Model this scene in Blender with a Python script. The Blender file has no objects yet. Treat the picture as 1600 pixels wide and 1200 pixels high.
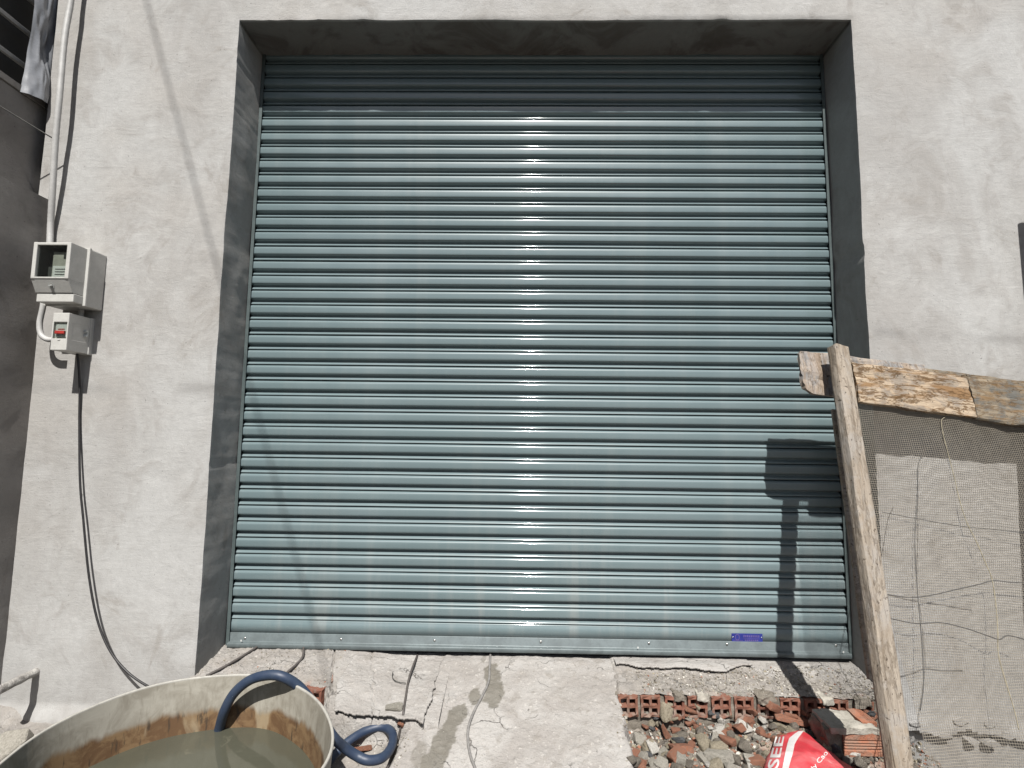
import bpy, bmesh, math, random
import numpy as np
from mathutils import Vector, Matrix
random.seed(7)
S = bpy.context.scene
COL = S.collection

# ------------------------------------------------------------------ camera, sky, sun, exposure
F_PX = 786.956                        # focal length in pixels of a 1600 px wide picture
CAM = np.array([-0.0931, -2.5417, 1.0381])
PITCH, YAW, ROLL = 0.0948, 0.0153, -0.0118
def _rot():
    cx, sx, cz, sz, cy, sy = math.cos(PITCH), math.sin(PITCH), math.cos(YAW), math.sin(YAW), math.cos(ROLL), math.sin(ROLL)
    Rp = np.array([[1, 0, 0], [0, cx, -sx], [0, sx, cx]])
    Rz = np.array([[cz, -sz, 0], [sz, cz, 0], [0, 0, 1]])
    Rr = np.array([[cy, 0, sy], [0, 1, 0], [-sy, 0, cy]])
    return Rz @ Rp @ Rr
RR = _rot()
cam = bpy.data.cameras.new('camera'); camo = bpy.data.objects.new('camera', cam); COL.objects.link(camo)
cam.sensor_width = 36.0; cam.lens = F_PX / 1600 * 36.0; cam.clip_start = 0.02; cam.clip_end = 1000
M = Matrix.Identity(4)
for i in range(3):
    M[i][0] = RR[i, 0]; M[i][1] = RR[i, 2]; M[i][2] = -RR[i, 1]; M[i][3] = CAM[i]
camo.matrix_world = M
S.camera = camo
SUN_EL, SUN_X = 54.0, 0.02
sund = np.array([SUN_X, -math.cos(math.radians(SUN_EL)), math.sin(math.radians(SUN_EL))]); sund /= np.linalg.norm(sund)
w = bpy.data.worlds.new('World'); S.world = w; w.use_nodes = True
nt = w.node_tree; bg = nt.nodes['Background']
sky = nt.nodes.new('ShaderNodeTexSky'); sky.sky_type = 'NISHITA'; sky.sun_disc = False
sky.sun_elevation = math.radians(SUN_EL); sky.sun_rotation = math.atan2(sund[0], sund[1])
sky.air_density = 1.0; sky.dust_density = 2.0; sky.ozone_density = 1.0
nt.links.new(sky.outputs[0], bg.inputs[0]); bg.inputs[1].default_value = 0.05
sl = bpy.data.lights.new('sun', 'SUN'); sl.energy = 5.0; sl.angle = math.radians(0.53); sl.color = (1.0, 0.975, 0.935)
so = bpy.data.objects.new('sun', sl); COL.objects.link(so)
so.rotation_euler = Vector(sund).to_track_quat('Z', 'Y').to_euler(); so.location = (0, -6, 8)
vs = S.view_settings; vs.view_transform = 'Standard'; vs.look = 'None'; vs.exposure = 0.70; vs.gamma = 1.0; vs.use_curve_mapping = False

S.cycles.max_bounces = 6; S.cycles.diffuse_bounces = 3; S.cycles.glossy_bounces = 3; S.cycles.transmission_bounces = 4; S.cycles.caustics_reflective = False; S.cycles.caustics_refractive = False

# ------------------------------------------------------------------ measuring helpers (pixel of the 1600x1200 survey picture -> point on a known plane)
def ray(u, v):
    d = RR @ np.array([(u - 800) / F_PX, 1, (600 - v) / F_PX]); return d / np.linalg.norm(d)
def onX(u, v, x): r = ray(u, v); return CAM + r * (x - CAM[0]) / r[0]
def onY(u, v, y): r = ray(u, v); return CAM + r * (y - CAM[1]) / r[1]
def onZ(u, v, z): r = ray(u, v); return CAM + r * (z - CAM[2]) / r[2]
H = 3.0536; D = 0.251; HW = 1.5; WY = -D

# ------------------------------------------------------------------ numpy noise
def _h(ix, iy, iz, seed):
    n = (ix.astype(np.int64) * 374761393 + iy.astype(np.int64) * 668265263 + iz.astype(np.int64) * 2147483647 + seed * 974711) & 0xffffffff
    n = ((n ^ (n >> 13)) * 1274126177) & 0xffffffff
    n = ((n ^ (n >> 16)) * 2246822519) & 0xffffffff
    return ((n ^ (n >> 15)) & 0xffffff) / float(0xffffff)
def vnoise(x, y, z=0.0, seed=0):
    x, y, z = np.broadcast_arrays(np.asarray(x, float), np.asarray(y, float), np.asarray(z, float))
    if not z.any():
        fx, fy = np.floor(x), np.floor(y); tx, ty = x - fx, y - fy; tx = tx * tx * (3 - 2 * tx); ty = ty * ty * (3 - 2 * ty); fz = np.zeros(1)
        a = _h(fx, fy, fz, seed); b = _h(fx + 1, fy, fz, seed); c = _h(fx, fy + 1, fz, seed); d = _h(fx + 1, fy + 1, fz, seed)
        return ((a + (b - a) * tx) * (1 - ty) + (c + (d - c) * tx) * ty) * 2 - 1
    fx, fy, fz = np.floor(x), np.floor(y), np.floor(z)
    tx, ty, tz = x - fx, y - fy, z - fz
    tx, ty, tz = [t * t * (3 - 2 * t) for t in (tx, ty, tz)]
    r = 0
    for a in (0, 1):
        for b in (0, 1):
            for c in (0, 1):
                r = r + _h(fx + a, fy + b, fz + c, seed) * (tx if a else 1 - tx) * (ty if b else 1 - ty) * (tz if c else 1 - tz)
    return r * 2 - 1
def fbm(x, y, z=0.0, oct=4, seed=0, gain=.5):
    r = 0; a = 1.0; t = 0
    for o in range(oct):
        k = 2.03 ** o
        r = r + a * vnoise(np.asarray(x) * k, np.asarray(y) * k, np.asarray(z) * k, seed + o); t += a; a *= gain
    return r / t
def ss(a, b, x):
    t = np.clip((x - a) / (b - a), 0, 1); return t * t * (3 - 2 * t)

# ------------------------------------------------------------------ object helpers
def tag(o, label=None, cat=None, group=None, kind=None):
    if label: o['label'] = label
    if cat: o['category'] = cat
    if group: o['group'] = group
    if kind: o['kind'] = kind
    return o
def empty(name, loc, label=None, cat=None, group=None):
    o = bpy.data.objects.new(name, None); o.empty_display_size = .05; o.location = loc; COL.objects.link(o)
    bpy.context.view_layer.update()
    return tag(o, label, cat, group)
def link(name, me, mat=None, parent=None, smooth=False):
    if mat is not None and not len(me.materials): me.materials.append(mat)
    if smooth:
        me.polygons.foreach_set('use_smooth', [True] * len(me.polygons))
    o = bpy.data.objects.new(name, me); COL.objects.link(o)
    if parent is not None:
        o.parent = parent
        o.matrix_parent_inverse = Matrix.Translation(parent_loc(parent)).inverted()
    return o
def parent_loc(p):
    l = Vector(p.location)
    return l + (parent_loc(p.parent) if False else Vector((0, 0, 0)))
def mesh(name, verts, faces):
    me = bpy.data.meshes.new(name); me.from_pydata([tuple(map(float, v)) for v in verts], [], [tuple(map(int, f)) for f in faces]); me.update(); return me
def bmesh_obj(name, bm, mat, parent=None, smooth=False):
    me = bpy.data.meshes.new(name); bmesh.ops.recalc_face_normals(bm, faces=bm.faces[:]); bm.to_mesh(me); bm.free()
    return link(name, me, mat, parent, smooth)
def fastmesh(name, P, Q):
    me = bpy.data.meshes.new(name); P = np.asarray(P, np.float32); Q = np.asarray(Q, np.int32)
    me.vertices.add(len(P)); me.vertices.foreach_set('co', P.ravel())
    n = Q.shape[1]
    me.loops.add(Q.size); me.loops.foreach_set('vertex_index', Q.ravel())
    me.polygons.add(len(Q)); me.polygons.foreach_set('loop_start', np.arange(0, Q.size, n, dtype=np.int32))
    me.polygons.foreach_set('loop_total', np.full(len(Q), n, np.int32))
    me.update(calc_edges=True); me.validate(); return me
def gridfaces(nu, nv):
    i = np.arange(nu - 1)[:, None] * nv + np.arange(nv - 1)[None, :]
    return np.stack([i, i + nv, i + nv + 1, i + 1], -1).reshape(-1, 4)
def attr(me, name, arr):
    a = me.attributes.new(name, 'FLOAT', 'POINT'); a.data.foreach_set('value', np.asarray(arr, np.float32).ravel())
def box(bm, lo, hi, bevel=0.0, seg=2):
    r = bmesh.ops.create_cube(bm, size=1.0)
    vs_ = r['verts']
    for v in vs_:
        v.co = Vector([(lo[i] + hi[i]) / 2 + v.co[i] * (hi[i] - lo[i]) for i in range(3)])
    if bevel:
        es = list({e for v in vs_ for e in v.link_edges})
        bmesh.ops.bevel(bm, geom=es, offset=bevel, segments=seg, affect='EDGES', profile=.6)
def boxobj(name, lo, hi, mat, parent=None, bevel=.003):
    bm = bmesh.new(); box(bm, lo, hi, bevel); return bmesh_obj(name, bm, mat, parent)
def catmull(pts, n=10):
    P = [np.array(p, float) for p in pts]; P = [2 * P[0] - P[1]] + P + [2 * P[-1] - P[-2]]
    out = []
    for i in range(1, len(P) - 2):
        for k in range(n):
            t = k / n; a, b, c, d = P[i - 1:i + 3]
            out.append(.5 * ((2 * b) + (-a + c) * t + (2 * a - 5 * b + 4 * c - d) * t * t + (-a + 3 * b - 3 * c + d) * t ** 3))
    out.append(P[-2]); return np.array(out)
def tube(name, path, r, mat, parent=None, sides=10, rfun=None):
    path = np.asarray(path); n = len(path)
    T = np.gradient(path, axis=0); T /= np.linalg.norm(T, axis=1)[:, None] + 1e-12
    up = np.array([0.3, 0.2, 1.0]); up /= np.linalg.norm(up)
    N = np.cross(T[0], up); N /= np.linalg.norm(N); V = []
    for i in range(n):
        N = N - T[i] * (N @ T[i]); N /= np.linalg.norm(N); B = np.cross(T[i], N)
        rr = r if rfun is None else r * rfun(i / (n - 1))
        for k in range(sides):
            a = 2 * math.pi * k / sides; V.append(path[i] + rr * (math.cos(a) * N + math.sin(a) * B))
    Fc = [(i * sides + k, i * sides + (k + 1) % sides, (i + 1) * sides + (k + 1) % sides, (i + 1) * sides + k) for i in range(n - 1) for k in range(sides)]
    Fc += [tuple(range(sides))[::-1], tuple((n - 1) * sides + k for k in range(sides))]
    return link(name, mesh(name, V, Fc), mat, parent, True)

# ------------------------------------------------------------------ material helpers
ALB = .68                              # all surface colours below are given for a brighter exposure; this brings them to real albedos
def _c(v): return tuple(x * ALB for x in v[:3])
class MB:
    def __init__(s, name):
        s.m = bpy.data.materials.new(name); s.m.use_nodes = True; s.t = s.m.node_tree; s.p = s.t.nodes['Principled BSDF']
        s.co = None
    def n(s, typ, **kw):
        nd = s.t.nodes.new(typ)
        for k, v in kw.items(): setattr(nd, k, v)
        return nd
    def L(s, a, b): s.t.links.new(a, b)
    def coord(s, kind='Object', scale=(1, 1, 1), rot=(0, 0, 0)):
        tc = s.n('ShaderNodeTexCoord'); mp = s.n('ShaderNodeMapping'); s.L(tc.outputs[kind], mp.inputs[0])
        mp.inputs['Scale'].default_value = scale; mp.inputs['Rotation'].default_value = rot; return mp.outputs[0]
    def noise(s, co, scale, detail=4, rough=.55, dist=0):
        nd = s.n('ShaderNodeTexNoise'); s.L(co, nd.inputs['Vector']); nd.inputs['Scale'].default_value = scale
        nd.inputs['Detail'].default_value = detail; nd.inputs['Roughness'].default_value = rough; nd.inputs['Distortion'].default_value = dist
        return nd.outputs[0]
    def ramp(s, v, a, b, lo=0.0, hi=1.0):
        nd = s.n('ShaderNodeMapRange'); nd.interpolation_type = 'SMOOTHSTEP'; s.L(v, nd.inputs[0])
        nd.inputs[1].default_value = a; nd.inputs[2].default_value = b; nd.inputs[3].default_value = lo; nd.inputs[4].default_value = hi; return nd.outputs[0]
    def mix(s, fac, a, b, mode='MIX'):
        nd = s.n('ShaderNodeMix', data_type='RGBA', blend_type=mode)
        for sock, v in ((nd.inputs[0], fac), (nd.inputs[6], a), (nd.inputs[7], b)):
            if hasattr(v, 'is_linked') or hasattr(v, 'links'): s.L(v, sock)
            elif isinstance(v, (int, float)): sock.default_value = v
            else: sock.default_value = (*_c(v), 1)
        return nd.outputs[2]
    def math(s, op, a, b=0.0):
        nd = s.n('ShaderNodeMath', operation=op)
        for i, v in enumerate((a, b)):
            if hasattr(v, 'links'): s.L(v, nd.inputs[i])
            else: nd.inputs[i].default_value = v
        return nd.outputs[0]
    def bump(s, hgt, strength=.3, dist=.01, prev=None):
        nd = s.n('ShaderNodeBump'); nd.inputs['Strength'].default_value = strength; nd.inputs['Distance'].default_value = dist
        s.L(hgt, nd.inputs['Height'])
        if prev is not None: s.L(prev, nd.inputs['Normal'])
        return nd.outputs[0]
    def attr(s, name):
        nd = s.n('ShaderNodeAttribute'); nd.attribute_name = name; return nd.outputs['Fac']
    def done(s, col, rough=.8, nrm=None, spec=None, metal=None, **kw):
        if hasattr(col, 'links'): s.L(col, s.p.inputs['Base Color'])
        else: s.p.inputs['Base Color'].default_value = (*_c(col), 1)
        if hasattr(rough, 'links'): s.L(rough, s.p.inputs['Roughness'])
        else: s.p.inputs['Roughness'].default_value = rough
        if nrm is not None: s.L(nrm, s.p.inputs['Normal'])
        if spec is not None: s.p.inputs['Specular IOR Level'].default_value = spec
        if metal is not None: s.p.inputs['Metallic'].default_value = metal
        for k, v in kw.items(): s.p.inputs[k.replace('_', ' ')].default_value = v
        return s.m

def plaster(name, light, mid, dark, stain=(.27, .24, .21), stain_amt=.6, patch=1.0):
    b = MB(name); co = b.coord()
    co2 = b.coord(scale=(1, 1, .55))
    n1 = b.noise(co2, 1.7 * patch, 4, .6, 1.0); n2 = b.noise(co, 5.5 * patch, 4, .62, .8); n3 = b.noise(co, 38, 4, .7); n4 = b.noise(co, 420, 2, .7)
    c = b.mix(b.ramp(n1, .36, .62), mid, light)
    big = b.noise(co, .75, 2, .6, .8); c = b.mix(b.math('MULTIPLY', b.ramp(big, .45, .68), .55), c, tuple(v * k for v, k in zip(mid, (1.03, .99, .95))))
    c = b.mix(b.math('MULTIPLY', b.ramp(n2, .50, .68), .5), c, dark)
    n5 = b.noise(b.coord(scale=(1, 1, .8), rot=(0, .5, 0)), 2.6, 4, .6, 2.2)
    c = b.mix(b.math('MULTIPLY', b.ramp(n5, .58, .70), stain_amt), c, stain)
    c = b.mix(b.math('MULTIPLY', b.ramp(n5, .46, .33), .35), c, tuple(min(1, v * 1.12) for v in light))
    c = b.mix(b.math('MULTIPLY', b.ramp(n3, .35, .7), .22), c, tuple(v * .72 for v in mid))
    c = b.mix(b.math('MULTIPLY', b.ramp(n4, .55, .75), .22), c, tuple(v * .5 for v in mid))
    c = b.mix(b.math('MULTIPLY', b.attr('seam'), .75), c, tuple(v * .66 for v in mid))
    c = b.mix(b.math('MULTIPLY', b.attr('raw_shade'), .80), c, b.mix(b.ramp(n5, .45, .6), (.15, .145, .13), (.075, .062, .05)))  # soffit and reveals: bare stained cement plus painted-in shade
    pits = b.noise(co, 95, 2, .5); c = b.mix(b.math('MULTIPLY', b.ramp(pits, .70, .76), .6), c, tuple(v * .35 for v in mid))
    stroke = b.noise(b.coord(scale=(1, 1, 5), rot=(0, .35, 0)), 7, 3, .65, 1.2)
    nr = b.bump(n2, .22, .02); nr = b.bump(stroke, .13, .010, nr); nr = b.bump(n3, .30, .004, nr); nr = b.bump(n4, .7, .0020, nr)
    return b.done(c, .93, nr, spec=.25)
M_plaster = plaster('plaster_facade', (.555, .55, .535), (.465, .452, .432), (.385, .365, .34), (.35, .325, .295), .6)
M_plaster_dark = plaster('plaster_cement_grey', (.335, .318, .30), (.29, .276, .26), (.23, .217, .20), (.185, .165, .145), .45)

def concrete_ground(name):
    b = MB(name); co = b.coord()
    n1 = b.noise(co, 4, 4, .62, .8); n2 = b.noise(co, 22, 4, .7, .3); n3 = b.noise(co, 150, 3, .75); n4 = b.noise(co, 60, 2, .6)
    c = b.mix(b.ramp(n1, .35, .65), (.37, .345, .32), (.46, .44, .415))
    c = b.mix(b.math('MULTIPLY', b.ramp(n2, .52, .7), .6), c, (.28, .255, .225))
    dirt = b.attr('dirt'); c = b.mix(dirt, c, b.mix(b.ramp(n2, .38, .62), (.13, .112, .092), (.30, .265, .225)))
    c = b.mix(b.math('MULTIPLY', b.ramp(n3, .56, .72), .6), c, (.19, .17, .15))
    c = b.mix(b.math('MULTIPLY', b.ramp(n4, .62, .70), .4), c, (.66, .63, .58))
    wet = b.math('MULTIPLY', b.attr('wet'), 1.0)
    c = b.mix(wet, c, (.135, .122, .092))
    vo = b.n('ShaderNodeTexVoronoi'); vo.feature = 'DISTANCE_TO_EDGE'; vo.inputs['Scale'].default_value = 5.0
    wv = b.n('ShaderNodeVectorMath', operation='ADD'); nv_ = b.n('ShaderNodeTexNoise'); nv_.inputs['Scale'].default_value = 9.0; nv_.inputs['Detail'].default_value = 3; b.L(co, nv_.inputs['Vector']); b.L(co, wv.inputs[0])
    sc_ = b.n('ShaderNodeVectorMath', operation='SCALE'); sc_.inputs['Scale'].default_value = .22; b.L(nv_.outputs['Color'], sc_.inputs[0]); b.L(sc_.outputs[0], wv.inputs[1]); b.L(wv.outputs[0], vo.inputs['Vector'])
    crk = b.math('MULTIPLY', b.ramp(vo.outputs['Distance'], .016, .004), b.ramp(n1, .50, .62)); c = b.mix(b.math('MULTIPLY', crk, .75), c, (.10, .09, .08))
    red = b.attr('red'); c = b.mix(red, c, b.mix(b.ramp(n2, .4, .6), (.33, .12, .07), (.42, .30, .24)))
    nr = b.bump(crk, .8, -.006); nr = b.bump(n2, .6, .014, nr); nr = b.bump(n4, .6, .006, nr); nr = b.bump(n3, .8, .003, nr)
    return b.done(c, b.math('SUBTRACT', .93, b.math('MULTIPLY', wet, .25)), nr, spec=.25)
M_ground = concrete_ground('rough_concrete')

def simple(name, col, rough=.6, var=.15, scale=30, bumpst=.2, bumpd=.002, spec=None, metal=None, col2=None, **kw):
    b = MB(name); co = b.coord(); n1 = b.noise(co, scale, 5, .6, .3); n2 = b.noise(co, scale * 7, 3, .6)
    c2 = col2 or tuple(v * (1 - var * 2) for v in col)
    c = b.mix(b.ramp(n1, .35, .68), col, c2); c = b.mix(b.math('MULTIPLY', b.ramp(n2, .5, .7), .35), c, tuple(v * .75 for v in c2))
    nr = b.bump(n1, bumpst, bumpd * 3); nr = b.bump(n2, bumpst, bumpd, nr)
    return b.done(c, rough, nr, spec=spec, metal=metal, **kw)

def shutter_mat():
    b = MB('shutter_paint'); co = b.coord(kind='Object', scale=(.35, 1, 1)); n1 = b.noise(co, 9, 5, .6); n2 = b.noise(b.coord(), 120, 3, .6)
    oi = b.n('ShaderNodeObjectInfo')
    c = b.mix(b.ramp(n1, .4, .7), (.166, .226, .237), (.182, .242, .253)); c = b.mix(b.math('MULTIPLY', b.ramp(n2, .55, .75), .18), c, (.29, .32, .31))
    c = b.mix(b.math('MULTIPLY', oi.outputs['Random'], .16), c, (.205, .255, .275))
    r = b.ramp(n1, .35, .7, .36, .44)
    ge = b.n('ShaderNodeNewGeometry'); mp_ = b.n('ShaderNodeMapping'); b.L(ge.outputs['Position'], mp_.inputs[0]); mp_.inputs['Scale'].default_value = (9, 1, .7); stk = b.noise(mp_.outputs[0], 1.0, 5, .65, .3)
    sx_ = b.n('ShaderNodeSeparateXYZ'); b.L(ge.outputs['Position'], sx_.inputs[0]); lowd = b.ramp(sx_.outputs[2], .75, .0, .25, 1.0)
    dust = b.math('MULTIPLY', b.math('MULTIPLY', b.ramp(stk, .48, .72), lowd), .30); c = b.mix(dust, c, (.42, .41, .38)); r = b.math('ADD', r, b.math('MULTIPLY', dust, .5))
    nr = b.bump(b.noise(b.coord(scale=(.6, 1, 1)), 5, 2, .5), .06, .012)
    return b.done(c, r, nr, spec=.32, Coat_Weight=.65, Coat_Roughness=.075)
M_shut = shutter_mat()
M_rail = simple('rail_paint', (.115, .145, .145), .4, .1, 20, .05, .001)
M_bar = simple('bottom_bar_metal', (.175, .21, .215), .42, .12, 14, .08, .001, metal=.2)
M_steel = simple('rivet_steel', (.75, .75, .72), .28, .05, 60, .05, .0005, metal=.9)
M_plate = simple('blue_plate', (.035, .05, .30), .35, .12, 40, .05, .0005)
M_plate_mark = simple('plate_print', (.16, .12, .34), .45, .1, 40, .02, .0005)
M_box = simple('box_plastic', (.66, .65, .61), .45, .05, 25, .06, .001)
M_boxin_shade = simple('box_inside_shade', (.05, .055, .05), .7, .1, 25, .05, .001)  # dark tone stands for shade inside the cream meter box
M_meter = simple('meter_body', (.42, .42, .37), .5, .1, 25, .05, .001)
M_black = simple('cable_black', (.028, .026, .027), .5, .2, 60, .1, .001)
M_darkcable = simple('cable_dark', (.115, .10, .092), .6, .15, 60, .1, .001)
M_greycable = simple('cable_grey', (.30, .285, .27), .6, .15, 60, .1, .001)
M_redsw = simple('switch_red', (.50, .05, .04), .4, .1, 30, .02, .001)
M_label = simple('paper_label', (.68, .70, .68), .6, .05, 30, .02, .001)
M_conduit = simple('conduit_plastic', (.60, .59, .57), .5, .08, 18, .06, .001)
M_mortarpipe = simple('mortar_crusted_pipe', (.56, .54, .50), .9, .25, 28, .8, .006, col2=(.30, .28, .26))
M_dark = simple('dark_interior', (.03, .03, .028), .9, .1, 10, .05, .001)
M_bars = simple('window_bar', (.33, .33, .32), .6, .1, 30, .1, .001)
M_foil = simple('plastic_sheet', (.30, .31, .33), .25, .1, 20, .1, .002)
M_wire = simple('thin_wire', (.10, .095, .085), .6, .2, 60, .1, .001)
M_cord = simple('pale_cord', (.40, .35, .24), .7, .2, 80, .3, .001)
M_mesh = simple('mesh_plastic', (.40, .355, .285), .40, .1, 30, .05, .0005, spec=.6)
M_hose = simple('hose_blue', (.024, .042, .085), .5, .16, 25, .2, .001, col2=(.04, .06, .10))
M_rim = simple('tank_rim', (.50, .48, .43), .6, .1, 30, .2, .001)
M_bagwhite = simple('bag_white', (.80, .77, .75), .6, .05, 30, .15, .002)
def glass_mat():
    b = MB('clear_cover'); tr = b.n('ShaderNodeBsdfTransparent'); gl = b.n('ShaderNodeBsdfGlossy'); gl.inputs['Roughness'].default_value = .06; mx = b.n('ShaderNodeMixShader'); mx.inputs[0].default_value = .07
    tr.inputs[0].default_value = (.9, .92, .9, 1); b.L(tr.outputs[0], mx.inputs[1]); b.L(gl.outputs[0], mx.inputs[2]); b.L(mx.outputs[0], b.t.nodes['Material Output'].inputs['Surface']); return b.m
M_glass = glass_mat()

def wood_mat(name, a, bcol, dark, rot=(.40, .22, .10), rot_amt=.6, axis=0, grey=(.33, .32, .30), grey_amt=.5):
    b = MB(name); sc = [14, 14, 14]; sc[axis] = 1.6
    co = b.coord(scale=tuple(sc)); co1 = b.coord()
    g1 = b.noise(co, 2.4, 8, .68, .8); g2 = b.noise(co, 9, 5, .7, .4); st = [15, 15, 15]; st[axis] = 2.6; co2 = b.coord(scale=tuple(st)); p1 = b.noise(b.coord(), 8, 6, .7, .5); p2 = b.noise(co2, 1.2, 6, .72, .5); sp = b.noise(co1, 60, 3, .6)
    c = b.mix(b.ramp(g1, .35, .65), a, bcol)
    c = b.mix(b.math('MULTIPLY', b.ramp(p1, .46, .60), grey_amt), c, grey)
    c = b.mix(b.math('MULTIPLY', b.ramp(p2, .50, .60), rot_amt), c, rot)
    seam = b.math('ABSOLUTE', b.math('SUBTRACT', b.noise(b.coord(scale=tuple(v * (.25 if i == axis else 1.1) for i, v in enumerate((10, 10, 10)))), 1.0, 6, .7, .4), .5)); c = b.mix(b.math('MULTIPLY', b.ramp(seam, .030, .006), rot_amt), c, tuple(v * .5 for v in rot))
    crack = b.ramp(g2, .585, .67); c = b.mix(b.math('MULTIPLY', crack, .7), c, dark)
    c = b.mix(b.math('MULTIPLY', b.ramp(sp, .64, .70), .8), c, dark)
    nr = b.bump(g1, .5, .008); nr = b.bump(g2, .7, -.004, nr); nr = b.bump(sp, .4, -.004, nr)
    return b.done(c, .88, nr, spec=.2)
M_post = wood_mat('post_wood', (.43, .37, .30), (.31, .262, .21), (.07, .05, .035), (.30, .23, .16), .5, axis=2, grey=(.40, .37, .335), grey_amt=.7)
M_plank = wood_mat('plank_wood', (.54, .43, .31), (.40, .31, .22), (.05, .035, .022), (.26, .145, .06), .85, grey=(.24, .21, .18), grey_amt=.75)
M_plank2 = wood_mat('plank_wood_mouldy', (.30, .245, .175), (.20, .165, .125), (.04, .03, .02), (.25, .14, .05), .6, grey=(.14, .14, .13), grey_amt=.85)
M_plank3 = wood_mat('plank_wood_grey', (.45, .38, .31), (.34, .30, .27), (.035, .03, .025), (.30, .21, .13), .5, axis=2, grey=(.25, .255, .26), grey_amt=.85)

def stone(name, a, bcol, sc=18): return simple(name, a, .92, .2, sc, .7, .004, col2=bcol, spec=.2)
ST = {'brick': stone('brick_red', (.42, .17, .10), (.33, .20, .145), 26), 'tan': stone('stone_tan', (.42, .37, .28), (.29, .25, .18)), 'grey': stone('stone_grey', (.27, .24, .20), (.165, .145, .118)),
      'slate': stone('stone_slate', (.15, .155, .16), (.10, .10, .10)), 'white': stone('stone_white', (.72, .69, .63), (.55, .52, .46)), 'conc': stone('stone_concrete', (.48, .45, .39), (.36, .335, .285))}
def brick_mat():
    b = MB('hollow_brick'); co = b.coord(); n1 = b.noise(co, 30, 5, .6, .4); n2 = b.noise(co, 14, 6, .65, .6); oi = b.n('ShaderNodeObjectInfo')
    c = b.mix(b.ramp(n1, .35, .68), (.27, .115, .078), (.19, .08, .058)); c = b.mix(b.math('MULTIPLY', oi.outputs['Random'], .4), c, (.28, .15, .10))
    c = b.mix(b.math('MULTIPLY', b.ramp(n2, .46, .64), .75), c, (.36, .30, .25))
    return b.done(c, .93, b.bump(n1, .5, .004), spec=.2)
M_brick = brick_mat()
def tank_mat():
    b = MB('tank_plastic'); co = b.coord(); st = b.coord(scale=(9, 9, 1.6)); n1 = b.noise(b.coord(scale=(4, 4, 1.5)), 2.2, 5, .55, .6); n2 = b.noise(co, 12, 6, .65, .8); n3 = b.noise(st, 7, 4, .6)
    lv = b.attr('above')      # height above the water line in metres
    c = b.mix(b.ramp(n2, .38, .66), (.42, .395, .335), (.30, .275, .225)); c = b.mix(b.math('MULTIPLY', b.ramp(n3, .5, .68), .5), c, (.24, .215, .17))
    edge = b.math('ADD', lv, b.math('MULTIPLY', b.math('SUBTRACT', n1, .5), .10))
    fac = b.ramp(edge, .086, .060)
    br = b.mix(b.ramp(n2, .42, .6), (.13, .065, .025), (.235, .145, .07)); br = b.mix(b.math('MULTIPLY', b.ramp(n3, .56, .66), .8), br, (.045, .03, .018)); br = b.mix(b.math('MULTIPLY', b.ramp(n1, .60, .68), .6), br, (.42, .34, .22))
    c = b.mix(b.math('MULTIPLY', fac, .95), c, br)
    return b.done(c, .62, b.bump(n2, .3, .004), spec=.35)
M_tank = tank_mat()
def water_mat():
    b = MB('murky_water'); co = b.coord(); n = b.noise(co, 5, 3, .5); n1 = b.noise(co, 2.2, 3, .5)
    c = b.mix(b.ramp(n1, .3, .7), (.082, .082, .06), (.10, .10, .074))
    sc = b.noise(co, 16, 5, .65, .6); c = b.mix(b.math('MULTIPLY', b.ramp(sc, .60, .72), .35), c, (.20, .19, .14)); return b.done(c, b.ramp(sc, .5, .7, .05, .25), b.bump(n, .05, .02), spec=.5)
M_water = water_mat()
def bag_mat():
    b = MB('bag_red'); co = b.coord(); n1 = b.noise(co, 9, 6, .6, .6); n2 = b.noise(co, 500, 2, .5)
    c = b.mix(b.ramp(n1, .35, .62), (.62, .045, .06), (.66, .12, .13)); c = b.mix(b.math('MULTIPLY', b.ramp(n1, .58, .72), .6), c, (.72, .42, .40))
    return b.done(c, .5, b.bump(b.noise(co, 22, 4, .6, 1.0), .5, .008), spec=.4)
M_bag = bag_mat()

def slabgrid(name, lo, hi, mat, amp=.006, step=.03, seed=0, parent=None, fq=6):
    """box whose faces are finely divided and pushed about by noise, for rough masonry"""
    lo = np.array(lo, float); hi = np.array(hi, float); Ps, Qs, base = [], [], 0
    for ax in range(3):
        u_, v_ = (ax + 1) % 3, (ax + 2) % 3
        us = np.linspace(lo[u_], hi[u_], max(2, min(120, int((hi[u_] - lo[u_]) / step) + 2))); vs_ = np.linspace(lo[v_], hi[v_], max(2, min(120, int((hi[v_] - lo[v_]) / step) + 2)))
        A_, B_ = np.meshgrid(us, vs_, indexing='ij')
        for side in (0, 1):
            P = np.zeros(A_.shape + (3,)); P[..., u_] = A_; P[..., v_] = B_; P[..., ax] = (hi if side else lo)[ax]
            Q = gridfaces(*A_.shape); Q = Q if side else Q[:, ::-1]; Ps.append(P.reshape(-1, 3)); Qs.append(Q + base); base += A_.size
    P = np.concatenate(Ps); dsp = np.stack([amp * fbm(P[:, 0] * fq + ax * 7, P[:, 1] * fq, P[:, 2] * fq, oct=5, seed=seed + ax) for ax in range(3)], -1)
    return link(name, fastmesh(name, P + dsp, np.concatenate(Qs)), mat, parent)
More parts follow.
